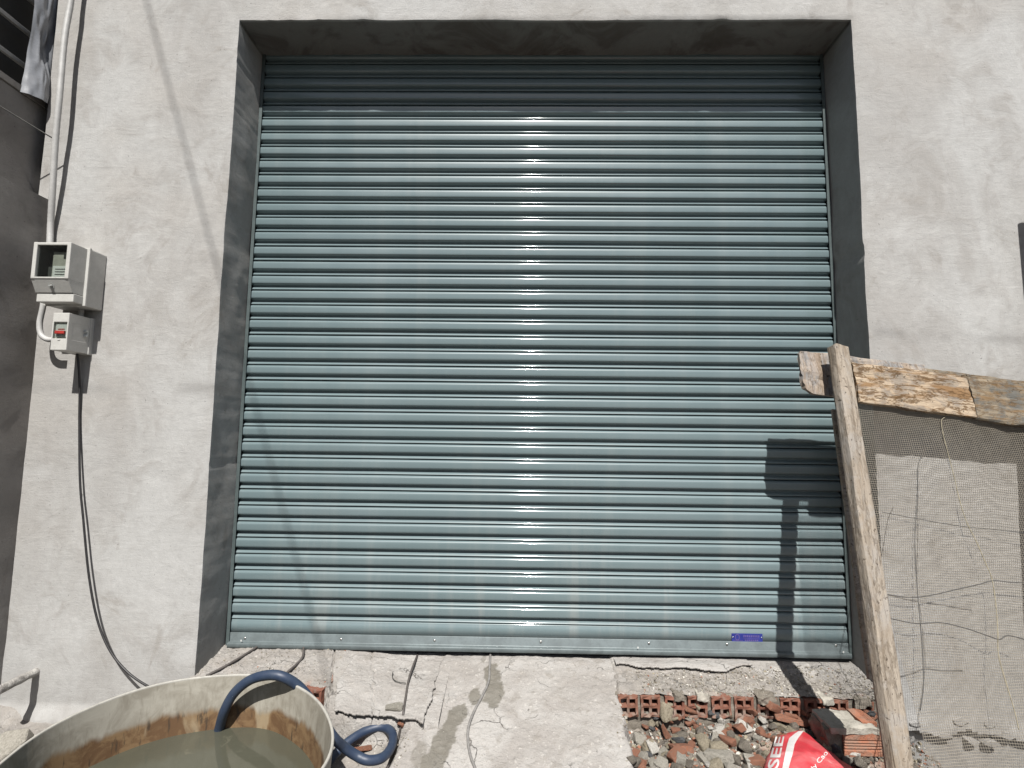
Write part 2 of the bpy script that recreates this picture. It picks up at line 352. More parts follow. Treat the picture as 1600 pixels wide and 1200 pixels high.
# ================================================================== THE SETTING: ground, ramp
def ramp_edges(y):
    xr = .335 + .02 * fbm(y * 9, 3.1, oct=3) - .05 * ss(-.5, -.75, y) + .10 * ss(-.27, -.20, y); xl = -.43 - .17 * np.clip(-y, 0, 2) + .02 * fbm(y * 8, 9.7, oct=3); return xl, xr
def h_ground(x, y):
    z = -.265 + .018 * fbm(x * 2.2, y * 2.2, seed=3) + .008 * fbm(x * 14, y * 14, seed=4, oct=5)
    pile = ss(.25, .45, x) * ss(1.55, 1.3, x) * ss(-1.5, -.7, y)
    z = z + pile * (.075 + .035 * fbm(x * 7, y * 7, seed=8, oct=4) + .02 * fbm(x * 28, y * 28, seed=9))
    z = z - .13 * ss(1.45, 1.75, x)
    lft = ss(-.45, -.65, x) * ss(-1.0, -.7, x) * ss(-1.0, -.8, y)
    z = z + lft * .03 + .05 * ss(-1.9, -2.25, x) * ss(-.75, -.45, y) * (1 + fbm(x * 6, y * 6, seed=14))
    return z
def h_ramp(x, y):
    xl, xr = ramp_edges(y)
    z = -.032 - .235 * np.clip(-y - .06, 0, 3) + .007 * fbm(x * 3, y * 3, seed=21) + .005 * fbm(x * 16, y * 16, seed=22, oct=5) + .0035 * fbm(x * 60, y * 60, seed=23, oct=4) - .004 * ss(.10, .0, np.abs(fbm(x * 5, y * 5, seed=24, oct=4))) * ss(.05, .3, fbm(x * 3, y * 3, seed=25))
    z = z - .16 * ss(0, .05, x - xr) - .16 * ss(0, .07, xl - x)
    return z
def h_right(x, y):
    z = -.022 - .168 * np.clip(-y - .0, 0, 1) ** 1.0 + .004 * fbm(x * 5, y * 5, seed=31)
    crust_y = -.105 + .028 * fbm(x * 7, 1.3, seed=33, oct=5) - .02 * ss(.55, .8, x)
    crust = ss(-.004, .004, y - crust_y) * ss(.34, .37, x) * ss(.93, .87, x + .05 * fbm(x * 20, y * 20, seed=35))
    rough = 1 - crust
    g = .011 * fbm(x * 24, y * 24, seed=36, oct=4) + .006 * np.abs(fbm(x * 70, y * 70, seed=37, oct=3))
    z = z + rough * g * ss(-.015, -.05, y) - .006 * rough
    
    z = np.where(y + .006 * fbm(x * 40, 2.2, seed=39) < -.268, -9.0, z)
    z = z - .05 * ss(.36, .31, x)
    return z
def left_front(x): return -.305 + .02 * fbm(x * 11, 5.5, seed=41, oct=4) - .13 * ss(-.90, -.86, x) - .02 * ss(-.6, -.45, x)
def h_left(x, y):
    z = -.005 - .16 * np.clip(-y, 0, 1) - .028 * ss(-1.0, -.55, x) + .004 * fbm(x * 5, y * 5, seed=42)
    g = .012 * fbm(x * 22, y * 22, seed=43, oct=4) + .008 * np.abs(fbm(x * 70, y * 70, seed=44, oct=3))
    pat = ss(-.89, -.87, x + .3 * (y + .3)) ; z = z + g * (1 - .55 * pat) - .022 * ss(.006, 0, np.abs(x + .885 + .3 * (y + .3) + .008 * fbm(y * 30, 1, seed=45)))
    crk = np.abs(x + .72 + .35 * (y + .2) + .05 * fbm(x * 9, y * 9, seed=46)); z = z - .010 * ss(.005, 0, crk)
    yf = left_front(x); fr = ss(.006, -.006, y - yf)
    low = -.185 - .30 * np.clip(-y - .42, 0, 1) + .004 * fbm(x * 18, y * 18, seed=47, oct=4); low = np.where(x < -.9, -.30, low)
    z = z * (1 - fr) + np.minimum(z, low) * fr
    return z
def G(x, y):
    x = np.asarray(x, float); y = np.asarray(y, float)
    z = h_ground(x, y); r = np.where(y > -1.25, h_ramp(x, y), -9); z = np.maximum(z, r)
    z = np.maximum(z, np.where((x > .3) & (x < 1.53) & (y > -.275), h_right(x, y), -9))
    z = np.maximum(z, np.where((x > -1.53) & (x < -.38) & (y > -.62), h_left(x, y) + .016 * ((x > -.86) & (x < -.42) & (y > left_front(x) - .03) & (y < -.15)), -9)); return z
_rx = np.arange(-2.7, 2.8, .007); _ry = np.arange(-1.6, .06, .007); _RH = G(*np.meshgrid(_rx, _ry, indexing='ij'))
def Gq(x, y):
    i = np.clip(((np.asarray(x) - _rx[0]) / .007).round().astype(int), 0, len(_rx) - 1); j = np.clip(((np.asarray(y) - _ry[0]) / .007).round().astype(int), 0, len(_ry) - 1); return _RH[i, j]
def ontop(u, v, lift=0.0):
    r = ray(u, v); t = np.arange(.6, 4.5, .004); P = CAM + r * t[:, None]
    below = P[:, 2] < Gq(P[:, 0], P[:, 1]) + lift
    i = int(np.argmax(below)) if below.any() else len(t) - 1
    return P[i]
def pxm(P): return F_PX / float((np.asarray(P) - CAM) @ RR[:, 1])     # pixels (1600 wide) per metre at a point

def hsheet(name, fn, x0, x1, y0, y1, step, mat, keep=None, dirt=None, wet=None, red=None):
    xs = np.arange(x0, x1 + step / 2, step); ys = np.arange(y0, y1 + step / 2, step)
    X, Y = np.meshgrid(xs, ys, indexing='ij'); Z = fn(X, Y); Q = gridfaces(len(xs), len(ys)); Q = Q[(Z.ravel()[Q] > -5).all(1)]; Z = np.maximum(Z, -.6)
    me = fastmesh(name, np.stack([X, Y, Z], -1).reshape(-1, 3), Q)
    z0 = np.zeros_like(X)
    attr(me, 'dirt', dirt(X, Y) if dirt else z0); attr(me, 'wet', wet(X, Y) if wet else z0); attr(me, 'red', red(X, Y) if red else z0)
    return link(name, me, mat, None, True)

# ground: fine grid under the camera view, growing coarser to the horizon, one sheet
def warp(a, b, step, far, n):
    core = np.arange(a, b + step / 2, step); k = np.linspace(0, 1, n + 1)[1:] ** 3 * far
    return np.concatenate([a - (k + np.arange(1, n + 1) * step)[::-1], core, b + k + np.arange(1, n + 1) * step])
gx = warp(-2.5, 2.7, .009, 150, 30); gy = np.concatenate([(-1.35 - (np.linspace(0, 1, 31)[1:] ** 3 * 150 + np.arange(1, 31) * .009))[::-1], np.arange(-1.35, -.2, .009)])
GX, GY = np.meshgrid(gx, gy, indexing='ij'); GZ = h_ground(GX, GY)
me = fastmesh('ground', np.stack([GX, GY, GZ], -1).reshape(-1, 3), gridfaces(len(gx), len(gy)))
attr(me, 'dirt', .3 + .7 * ss(.3, .45, GX) * ss(1.6, 1.4, GX) * ss(-1.6, -1.2, GY) + 0 * GX); attr(me, 'wet', 0 * GX)
attr(me, 'red', .45 * ss(.3, .5, GX) * ss(1.5, 1.3, GX) * ss(-1.5, -1.2, GY) * ss(.1, .35, fbm(GX * 12, GY * 12, seed=61)))
tag(link('ground', me, M_ground, None, True), 'dusty rough ground in front of the garage opening', None, None, 'structure')

# added unseen street: dark asphalt sheet that cuts light bounced onto shutter and soffit
rx_ = np.linspace(-150, 150, 61); ry_ = np.concatenate([-148 + np.linspace(0, 1, 20)[:-1] ** .5 * 140, np.linspace(-8, -2.9, 20)]); RX, RY = np.meshgrid(rx_, ry_, indexing='ij')
M_asphalt = simple('asphalt', (.075, .074, .072), .9, .15, 6, .4, .004)
tag(link('added_road', fastmesh('added_road', np.stack([RX, RY, np.full_like(RX, -.235)], -1).reshape(-1, 3), gridfaces(len(rx_), len(ry_))), M_asphalt), 'unseen dark asphalt street added to cut bounce light on the shutter', None, None, 'structure')

def wetmask(X, Y):
    m = 0 * X
    for (u, v, rx, ry, s_) in ((768, 1056, 16, 12, 1), (772, 1080, 18, 16, 1), (742, 1088, 10, 8, 1), (712, 1120, 15, 10, 1), (724, 1112, 7, 7, 1), (700, 1148, 17, 16, 1), (688, 1170, 18, 18, 1), (668, 1196, 14, 10, 1), (756, 1030, 4, 5, .5), (655, 1180, 12, 12, .6)):
        P = ontop(u, v); k = pxm(P); d = ((X - P[0]) * k / rx / .9) ** 2 + ((Y - P[1]) * k * .42 / ry / .9) ** 2
        m = np.maximum(m, s_ * ss(1.05, .85, d + .75 * fbm(X * 34, Y * 34, seed=71, oct=4)))
    return m * .7
rampo = hsheet('concrete_ramp', h_ramp, -.80, .52, -1.28, .10, .006, M_ground, dirt=lambda X, Y: .12 * ss(-.1, .4, fbm(X * 6, Y * 6, seed=72)), wet=wetmask)
tag(rampo, 'pale sloping concrete ramp with damp patches below the shutter', None, None, 'structure')

# ================================================================== FACADE
def facade():
    xs = np.unique(np.round(np.concatenate([np.linspace(-2.415, -HW, 92), np.linspace(-HW, HW, 200), np.linspace(HW, 3.4, 150)]), 5))
    zs = np.unique(np.round(np.concatenate([np.linspace(-.6, H, 366), np.linspace(H, 4.6, 110)]), 5))
    X, Z = np.meshgrid(xs, zs, indexing='ij')
    Y = np.full_like(X, WY) + .004 * fbm(X * 1.6, Z * 1.6, seed=81) + .0015 * fbm(X * 9, Z * 9, seed=82)
    # broken plaster coat at the foot of the wall right of the opening: below the ragged line the wall is recessed
    line = -.215 + .035 * fbm(X * 9, 2.0, seed=83, oct=5) + .02 * fbm(X * 40, 1.0, seed=84)
    low = ss(.004, -.004, Z - line) * ss(HW + .02, HW + .06, X)
    Y = Y + .022 * low + ss(-.06, .0, Z - line) * 0
    lip = ss(.09, .0, Z - line) * ss(-.004, .004, Z - line) * ss(HW + .02, HW + .06, X); Y = Y - .010 * lip * (1 + fbm(X * 15, Z * 15, seed=85))
    lf = ss(-.16, -.24, Z) * ss(-1.6, -1.75, X); Y = Y - .03 * lf * (1 + .6 * fbm(X * 8, Z * 8, seed=86))
    # arrises of the opening are a little wavy
    jx = .005 * fbm(Z * 4, 3.0, seed=87, oct=5); jz = .005 * fbm(X * 4, 7.0, seed=88, oct=5)
    jx = np.sign(X) * np.abs(.004 * ss(.35, .6, fbm(Z * 9, X, seed=187, oct=3))) + jx; jz = jz + .004 * ss(.35, .6, fbm(X * 9, 3.3, seed=188, oct=3))
    X2 = X + jx * (np.abs(np.abs(X) - HW) < 1e-3); Z2 = Z + jz * (np.abs(Z - H) < 1e-3) * (np.abs(X) < HW - 1e-3)
    edge = ((np.abs(np.abs(X) - HW) < 1e-3) & (Z < H + .001)) | ((np.abs(Z - H) < 1e-3) & (np.abs(X) < HW + .001))
    Y = np.where(edge, WY + .003 + .001 * fbm(X * 30, Z * 30, seed=89), Y)
    nv = len(zs); Q = gridfaces(len(xs), nv)
    cx = X.ravel()[Q].mean(1); cz = Z.ravel()[Q].mean(1)
    Q = Q[~((np.abs(cx) < HW) & (cz < H))]
    P = np.stack([X2, Y, Z2], -1).reshape(-1, 3); base = len(P)
    Ps = [P]; Qs = [Q]
    # reveals and soffit run back from the arris
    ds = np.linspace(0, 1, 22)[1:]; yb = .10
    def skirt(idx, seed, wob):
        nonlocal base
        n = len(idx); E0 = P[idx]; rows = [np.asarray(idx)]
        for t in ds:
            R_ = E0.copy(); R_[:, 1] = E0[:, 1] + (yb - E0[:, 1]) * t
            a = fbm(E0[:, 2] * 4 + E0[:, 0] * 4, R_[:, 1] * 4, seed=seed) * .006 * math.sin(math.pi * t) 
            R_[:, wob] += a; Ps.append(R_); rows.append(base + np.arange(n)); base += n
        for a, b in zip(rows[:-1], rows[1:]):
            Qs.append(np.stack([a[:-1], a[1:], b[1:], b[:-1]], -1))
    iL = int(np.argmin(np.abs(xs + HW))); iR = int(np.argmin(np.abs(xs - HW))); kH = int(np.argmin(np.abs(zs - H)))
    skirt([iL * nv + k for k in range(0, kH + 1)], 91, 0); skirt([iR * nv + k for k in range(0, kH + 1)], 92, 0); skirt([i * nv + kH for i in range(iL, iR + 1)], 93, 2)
    # end of the wall on the left, going back
    iE = 0; idx = [k for k in range(nv)]; E0 = P[idx]; R_ = E0.copy(); R_[:, 1] = .1; Ps.append(R_); r2 = base + np.arange(nv); base += nv
    Qs.append(np.stack([np.asarray(idx)[:-1], np.asarray(idx)[1:], r2[1:], r2[:-1]], -1))
    me = fastmesh('facade_wall', np.concatenate(Ps), np.concatenate(Qs))
    A_ = np.concatenate(Ps); x_, y_, z_ = A_.T
    nz = fbm(x_ * 5, z_ * 5, seed=160, oct=4)
    sl_ = np.exp(-((z_ - 1.215 - .02 * nz) / .030) ** 2) * (x_ < 0) * ss(-.4, .5, nz) + np.exp(-((z_ - 1.50 + .05 * (x_ - 1.5) - .03 * nz) / .025) ** 2) * (x_ > 0) * ss(-.3, .5, nz)
    low_ = .6 * ss(.12, -.12, z_ - .10 * nz) * (x_ < 0) * (y_ < WY + .02) + .7 * ss(-.5, .6, fbm(x_ * 3, z_ * 2, seed=165)) * ss(.55, .0, z_) * (x_ > 0) * (y_ < WY + .05)
    attr(me, 'seam', np.clip(sl_ * .8 + low_ * .6, 0, 1))
    rv = ss(WY + .004, WY + .016, y_); attr(me, 'raw_shade', rv * np.where(np.abs(z_ - H) < .02, 1.0, .25))  # bare stained cement, with soffit and reveal shade darkened into its colour
    return link('facade_wall', me, M_plaster, None, True)
fac = facade()
tag(fac, 'grey cement plastered garage wall around the shutter opening', 'wall')
def shade_flat_edges(o):
    bm = bmesh.new(); bm.from_mesh(o.data)
    for e in bm.edges:
        if len(e.link_faces) == 2 and e.calc_face_angle(0) > .7: e.smooth = False
    bm.to_mesh(o.data); bm.free()
shade_flat_edges(fac)
# dark room behind the shutter (closed shell)
bm = bmesh.new()
for lo, hi in (((-2.4, .11, H + .02), (3.4, 3.2, H + .12)), ((-2.4, 3.2, -.6), (3.4, 3.3, H + .12)), ((-2.4, .10, -.6), (-1.505, 3.2, H + .01)), ((1.505, .10, -.6), (3.4, 3.2, H + .01)), ((-1.5, .11, -.12), (1.5, 3.2, -.06)), ((-2.4, .10, H + .13), (3.4, .2, 4.6))): box(bm, lo, hi)
bmesh_obj('interior_shell', bm, M_plaster_dark, fac)
# plaster flakes hanging at the foot of the wall
for i, (u, v, wpx, hpx) in enumerate([(1432, 1132, 22, 8), (1478, 1150, 30, 7), (1500, 1128, 26, 11), (1548, 1130, 24, 14), (1552, 1163, 26, 9), (1575, 1150, 22, 12), (1522, 1160, 18, 6)]):
    P = onY(u, v, WY - .012); k = pxm(P); bm = bmesh.new(); pts = []
    n = 9
    for j in range(n):
        a = 2 * math.pi * j / n; r = random.uniform(.7, 1.15); pts.append((P[0] + math.cos(a) * wpx / k / 2 * r, P[2] + math.sin(a) * hpx / k / 2 * r))
    t = random.uniform(-.35, .2)
    f1 = [bm.verts.new((px, WY - .013 + (pz - P[2]) * t, pz)) for px, pz in pts]; f2 = [bm.verts.new((px, WY + .02, pz)) for px, pz in pts]
    bm.faces.new(f1)
    for j in range(n): bm.faces.new((f1[j], f1[(j + 1) % n], f2[(j + 1) % n], f2[j]))
    bmesh_obj('plaster_flake', bm, M_plaster, fac)

# ================================================================== THRESHOLD
thr = hsheet('threshold', h_right, .305, 1.515, -.285, .10, .004, M_ground,
             dirt=lambda X, Y: np.clip(.15 + .75 * ss(-.07, -.14, Y + .05 * ss(.9, 1.1, X) + .04 * fbm(X * 7, Y * 7, seed=95)) * (.55 + .45 * fbm(X * 9, Y * 9, seed=96)), 0, 1),
             red=lambda X, Y: .3 * ss(-.235, -.26, Y) * ss(.0, .3, fbm(X * 14, Y * 14, seed=97)))
tag(thr, 'broken cement threshold with exposed brick ends right of the ramp', 'threshold')
thl = hsheet('threshold', h_left, -1.515, -.40, -.60, .10, .004, M_ground, dirt=lambda X, Y: np.maximum(np.clip(.25 + .3 * fbm(X * 7, Y * 7, seed=98), 0, 1) * ss(-.6, -.9, X), .55 * ss(.0, -.02, Y - left_front(X))),
             red=lambda X, Y: .5 * ss(-.24, -.29, Y) * ss(-.9, -.95, X) * ss(.0, .3, fbm(X * 14, Y * 14, seed=99)))
tag(thl, 'cracked cement threshold left of the ramp behind the water tank', 'threshold')

def hollow_brick_mesh(name, w_=.082, h_=.082, l_=.18, broken=False):
    bm = bmesh.new()
    t = .0105; hw = (w_ - 3 * t) / 2; hh = (h_ - 3 * t) / 2
    xs = [0, t, t + hw, 2 * t + hw, 2 * t + 2 * hw, w_]; zs = [0, t, t + hh, 2 * t + hh, 2 * t + 2 * hh, h_]
    V = [[bm.verts.new((x - w_ / 2, 0, z - h_ / 2)) for z in zs] for x in xs]
    holes = []
    for i in range(5):
        for k in range(5):
            if i in (1, 3) and k in (1, 3): holes.append((i, k)); continue
            bm.faces.new((V[i][k], V[i + 1][k], V[i + 1][k + 1], V[i][k + 1]))
    for i, k in holes:
        q = [V[i][k], V[i + 1][k], V[i + 1][k + 1], V[i][k + 1]]; b2 = [bm.verts.new(v.co + Vector((0, l_ * .9, 0))) for v in q]
        for j in range(4): bm.faces.new((q[j], q[(j + 1) % 4], b2[(j + 1) % 4], b2[j]))
        bm.faces.new(b2)
    c = [V[0][0], V[5][0], V[5][5], V[0][5]]
    ring = [V[i][0] for i in range(6)] + [V[5][k] for k in range(1, 6)] + [V[i][5] for i in range(4, -1, -1)] + [V[0][k] for k in range(4, 0, -1)]
    back = [bm.verts.new(v.co + Vector((0, l_, 0))) for v in ring]
    for j in range(len(ring)): bm.faces.new((ring[j], ring[(j + 1) % len(ring)], back[(j + 1) % len(ring)], back[j]))
    bm.faces.new(back)
    for v in bm.verts:
        if abs(v.co.y) < 1e-6: v.co += Vector((random.uniform(-1, 1) * .0014, random.uniform(-.004, .003), random.uniform(-1, 1) * .0014))
    me = bpy.data.meshes.new(name); bmesh.ops.recalc_face_normals(bm, faces=bm.faces[:]); bm.to_mesh(me); bm.free(); me.materials.append(M_brick); return me
BR = [hollow_brick_mesh('hollow_brick') for _ in range(4)]
def put(name, me, loc, rot=(0, 0, 0), parent=None, scale=None):
    o = bpy.data.objects.new(name, me); COL.objects.link(o); o.location = loc; o.rotation_euler = rot
    if scale: o.scale = scale
    if parent: o.parent = parent
    return o
# lifted crust of screed lying on the threshold, its ragged front edge overhanging a dark crack
xs = np.arange(.365, 1.0, .004); ys = np.arange(-.17, -.012, .004); X, Y = np.meshgrid(xs, ys, indexing='ij')
cy_ = -.112 + .030 * fbm(X * 7, 1.3, seed=33, oct=5) - .022 * ss(.60, .80, X) + .045 * ss(.80, .98, X) + .02 * ss(.45, .38, X)
Zt = -.022 + .168 * Y + .003 + .016 * ss(-.02, -.10, Y) + .004 * fbm(X * 18, Y * 18, seed=34, oct=4); Q = gridfaces(len(xs), len(ys)); kq = (Y > cy_).ravel()[Q].all(1); Q = Q[kq]
def solid(name, P, Q, down, mat, parent):
    n = len(P); E_ = {}
    for f in Q:
        for a, b in zip(f, np.roll(f, -1)): E_[(a, b)] = 1
    bd = [(a, b) for a, b in E_ if (b, a) not in E_]; Qb = np.array([(b, a, a + n, b + n) for a, b in bd])
    me = fastmesh(name, np.concatenate([P, P + down]), np.concatenate([Q, Q[:, ::-1] + n, Qb])); return link(name, me, mat, parent)
solid('crust', np.stack([X, Y, Zt], -1).reshape(-1, 3), Q, np.array([0, 0, -.008]), M_ground, thr)
prev = .335
for i, (xa, xb, yt) in enumerate([(967, 996, 1086), (1002, 1031, 1087), (1040, 1068, 1088), (1077, 1104, 1088), (1112, 1142, 1088), (1149, 1176, 1089), (1184, 1213, 1090), (1221, 1250, 1091), (1259, 1288, 1092), (1296, 1326, 1094), (1335, 1365, 1096)]):
    P = onY((xa + xb) / 2, yt, -.276)
    put('brick', BR[i % 4], (P[0], -.276 + random.uniform(-.006, .004), P[2] - .0455), (random.uniform(-.03, .03), random.uniform(-.03, .03), random.uniform(-.05, .05)), thr)
    slabgrid('mortar', (prev - .004, -.266 + random.uniform(-.004, .010), P[2] - .10), (P[0] - .039, -.10, P[2] - .004), ST['grey'], .007, .012, 500 + i, thr, 40); prev = P[0] + .039
slabgrid('mortar', (prev - .004, -.262, -.18), (1.515, -.10, -.078), ST['grey'], .007, .012, 520, thr, 40)
for i, (x, wd_, dz_) in enumerate([(.60, .045, .0), (.70, .05, .002), (.965, .08, .006), (1.22, .05, .004), (1.37, .07, .010)]):
    slabgrid('mortar', (x - wd_ / 2, -.282, -.088 - dz_), (x + wd_ / 2, -.20, -.066), ST['conc' if i % 2 else 'grey'], .011, .005, 560 + i, thr, 60)
slabgrid('footing', (.32, -.262, -.45), (1.515, -.08, -.158), ST['grey'], .012, .015, 530, thr, 25)
P = onY(492, 1069, -.315); put('brick', BR[1], (P[0] - .006, -.322, P[2] - .062), (0, 0, -.16), thl)
# patch of screed on the left threshold, broken off along its front edge
xs = np.arange(-.862, -.40, .004); ys = np.arange(-.50, -.06, .004); X, Y = np.meshgrid(xs, ys, indexing='ij'); cy_ = left_front(X) - .012 + .018 * fbm(X * 16, 8.8, seed=48, oct=4)
Zt = h_left(X, np.maximum(Y, left_front(X) + .012)) + .015 * ss(-.10, -.30, Y) + .002; Q = gridfaces(len(xs), len(ys)); Q = Q[((Y > cy_) & (X > -.858 + .010 * fbm(Y * 20, 2.2, seed=49) - .3 * (Y + .3)) & (X < -.445 + .02 * fbm(Y * 15, 1.2, seed=50))).ravel()[Q].all(1)]
solid('crust', np.stack([X, Y, Zt], -1).reshape(-1, 3), Q, np.array([0, 0, -.010]), M_ground, thl)
# ================================================================== ROLLER SHUTTER
sh = empty('roller_shutter', (0, 0, 0), 'closed teal green steel roller shutter of horizontal slats', 'shutter')
PITCHZ = .0782
prof = [(.003, .0790), (-.001, .0784), (-.0050, .0768), (-.0092, .0744), (-.0126, .0717), (-.0146, .0688), (-.0154, .0655), (-.0157, .0590), (-.0157, .0470), (-.0155, .0395), (-.0148, .0366), (-.0126, .0340), (-.0080, .0314), (-.0010, .0284), (.0040, .0258), (.0062, .0236), (.0060, .0218), (.0035, .0196), (-.0010, .0163), (-.0052, .0132), (-.0086, .0104), (-.0103, .0082), (-.0109, .0062), (-.0100, .0043), (-.0070, .0032), (.0030, .0028)]
def slat_mesh(seed):
    n = 64; x = np.linspace(-1.487, 1.487, n); V = []
    wz = .0011 * fbm(x * .9, seed * 3.3, seed=seed, oct=3); wy = .0009 * fbm(x * 1.4, seed * 5.1, seed=seed + 50, oct=3)
    for j, (py, pz) in enumerate(prof):
        tw = (pz - .05) * .035 * fbm(x * 1.1, seed * 1.7, seed=seed + 90, oct=3)
        V.append(np.stack([x, py + wy + tw, pz + wz], -1))
    V = np.array(V); Q = gridfaces(len(prof), n)
    me = fastmesh('slat', V.reshape(-1, 3), Q[:, ::-1]); me.materials.append(M_shut)
    me.polygons.foreach_set('use_smooth', [True] * len(me.polygons)); return me
SL = [slat_mesh(i + 1) for i in range(8)]
Z0 = .112
for i in range(38):
    put('slat', SL[(i * 3) % 8], (0, 0, Z0 + i * PITCHZ), (random.uniform(-.007, .007), random.uniform(-.0006, .0006), 0), sh)
# lowest plain slat, bottom bar with its lip
def strip(name, prof2, mat, x0=-1.485, x1=1.485, parent=sh):
    x = np.linspace(x0, x1, 40); sag = -.006 * 0
    V = np.array([[(a, py + .001 * math.sin(a * 2.1), pz) for a in x] for py, pz in prof2]); me = fastmesh(name, V.reshape(-1, 3), gridfaces(len(prof2), 40)[:, ::-1])
    return link(name, me, mat, parent, False)
strip('bottom_slat', [(.0, .1135), (-.007, .1125), (-.0095, .1095), (-.0095, .104), (-.0125, .101), (-.0125, .050), (0, .050)], M_shut)
strip('bottom_bar', [(.0, .0545), (-.0155, .0545), (-.0165, .0535), (-.0165, .0165), (-.0185, .0145), (-.036, .0125), (-.0375, .0110), (-.0375, -.0065), (-.036, -.008), (.012, -.008), (.012, .02)], M_bar)
for u in (383, 533, 679, 845, 1014, 1136, 1306):
    v = 997 + (u - 383) * .0125
    P = onY(u, v, -.0165); bm = bmesh.new(); bmesh.ops.create_uvsphere(bm, u_segments=10, v_segments=6, radius=.0062)
    for vv in bm.verts: vv.co.y *= .7; vv.co += Vector((P[0], -.0165, P[2]))
    bmesh_obj('bolt', bm, M_steel, sh, True)
for u, v in ((377, 1001), (1318, 1019), (997, 1012)):
    P = onY(u, v, -.038); boxobj('paint_chip', (P[0] - .004, -.0388, P[2] - .004), (P[0] + .003, -.0372, P[2] + .004), M_label, sh, .0005)
for s_ in (-1, 1):
    bm = bmesh.new(); x0 = s_ * 1.4985
    for a, b, y0, y1 in ((1.4985, 1.4825, -.024, -.021), (1.4985, 1.4955, -.021, .03), (1.4985, 1.4825, .028, .031)): box(bm, (min(s_ * a, s_ * b), y0, -.012), (max(s_ * a, s_ * b), y1, H - .002))
    bmesh_obj('guide_rail', bm, M_rail, sh)
plP = [onY(u, v, -.0135) for u, v in ((1143, 989.5), (1191.5, 1003))]
pl = boxobj('name_plate', (plP[0][0], -.0148, plP[1][2]), (plP[1][0], -.0128, plP[0][2]), M_plate, sh, .0006)
def mark(lo, hi, mat=M_plate_mark, name='plate_print'): 
    W_ = plP[1][0] - plP[0][0]; Hh = plP[0][2] - plP[1][2]
    boxobj(name, (plP[0][0] + lo[0] * W_, -.0156, plP[1][2] + lo[1] * Hh), (plP[0][0] + hi[0] * W_, -.0147, plP[1][2] + hi[1] * Hh), mat, pl, 0)
for i in range(9): mark((.38 + i * .06, .55), (.415 + i * .06, .82))
mark((.38, .36), (.90, .40))
for i in range(7): mark((.42 + i * .065, .10), (.465 + i * .065, .26))
mark((.05, .12), (.36, .16))
bm = bmesh.new(); W_ = plP[1][0] - plP[0][0]; Hh = plP[0][2] - plP[1][2]; c0 = (plP[0][0] + .18 * W_, plP[1][2] + .55 * Hh)
ri = [bm.verts.new((c0[0] + .008 * math.cos(a), -.0156, c0[1] + .011 * math.sin(a))) for a in np.linspace(0, 2 * math.pi, 17)[:-1]]; ro = [bm.verts.new((c0[0] + .0115 * math.cos(a), -.0156, c0[1] + .0148 * math.sin(a))) for a in np.linspace(0, 2 * math.pi, 17)[:-1]]
for j in range(16): bm.faces.new((ri[j], ri[(j + 1) % 16], ro[(j + 1) % 16], ro[j]))
bmesh_obj('plate_emblem', bm, M_plate_mark, pl)
for fx in (.035, .965):
    bm = bmesh.new(); bmesh.ops.create_uvsphere(bm, u_segments=8, v_segments=5, radius=.0032)
    for vv in bm.verts: vv.co += Vector((plP[0][0] + fx * W_, -.0148, plP[1][2] + .55 * Hh))
    bmesh_obj('rivet', bm, M_steel, pl, True)

# ================================================================== LEFT: neighbouring walls, window, sheet
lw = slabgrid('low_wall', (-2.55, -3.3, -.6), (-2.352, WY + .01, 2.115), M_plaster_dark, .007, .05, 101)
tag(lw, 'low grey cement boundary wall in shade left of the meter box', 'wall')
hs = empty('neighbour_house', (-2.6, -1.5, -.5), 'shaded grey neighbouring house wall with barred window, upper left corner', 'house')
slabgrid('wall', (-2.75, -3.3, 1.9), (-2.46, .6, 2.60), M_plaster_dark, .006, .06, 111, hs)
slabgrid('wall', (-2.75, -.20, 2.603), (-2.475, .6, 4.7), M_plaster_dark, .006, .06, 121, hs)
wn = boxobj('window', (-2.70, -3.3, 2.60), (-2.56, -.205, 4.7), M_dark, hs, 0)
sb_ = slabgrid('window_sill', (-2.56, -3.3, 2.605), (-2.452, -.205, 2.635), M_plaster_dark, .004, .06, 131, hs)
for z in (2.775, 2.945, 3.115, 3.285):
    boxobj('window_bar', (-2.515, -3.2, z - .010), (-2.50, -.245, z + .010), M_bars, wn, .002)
# crumpled plastic sheet hanging beside the window
nu, nv_ = 34, 90; U, Vv = np.meshgrid(np.linspace(0, 1, nu), np.linspace(0, 1, nv_), indexing='ij')
zz = 2.60 + Vv * 1.5; yy = -.335 + U * .125 + .02 * fbm(Vv * 5, 1.1, seed=141) + .05 * (Vv - .2)
fold = np.abs(fbm(U * 2.2 + .6 * Vv, Vv * 5.5, seed=142, oct=3)); xx = -2.452 + .07 * np.sin(math.pi * np.clip(U, 0, 1)) ** .7 * (.55 + .45 * vnoise(Vv * 4, 3.3, seed=143)) - .05 * fold * np.sin(math.pi * U)
ps = np.stack([xx, yy, zz], -1).reshape(-1, 3); q1 = gridfaces(nu, nv_); ps2 = ps - np.array([.003, 0, 0]); q2 = q1[:, ::-1] + len(ps)
shm = fastmesh('plastic_sheet', np.concatenate([ps, ps2]), np.concatenate([q1, q2]))
tag(link('plastic_sheet', shm, M_foil, None, False), 'crumpled silvery plastic sheet hanging beside the barred window', 'sheet')

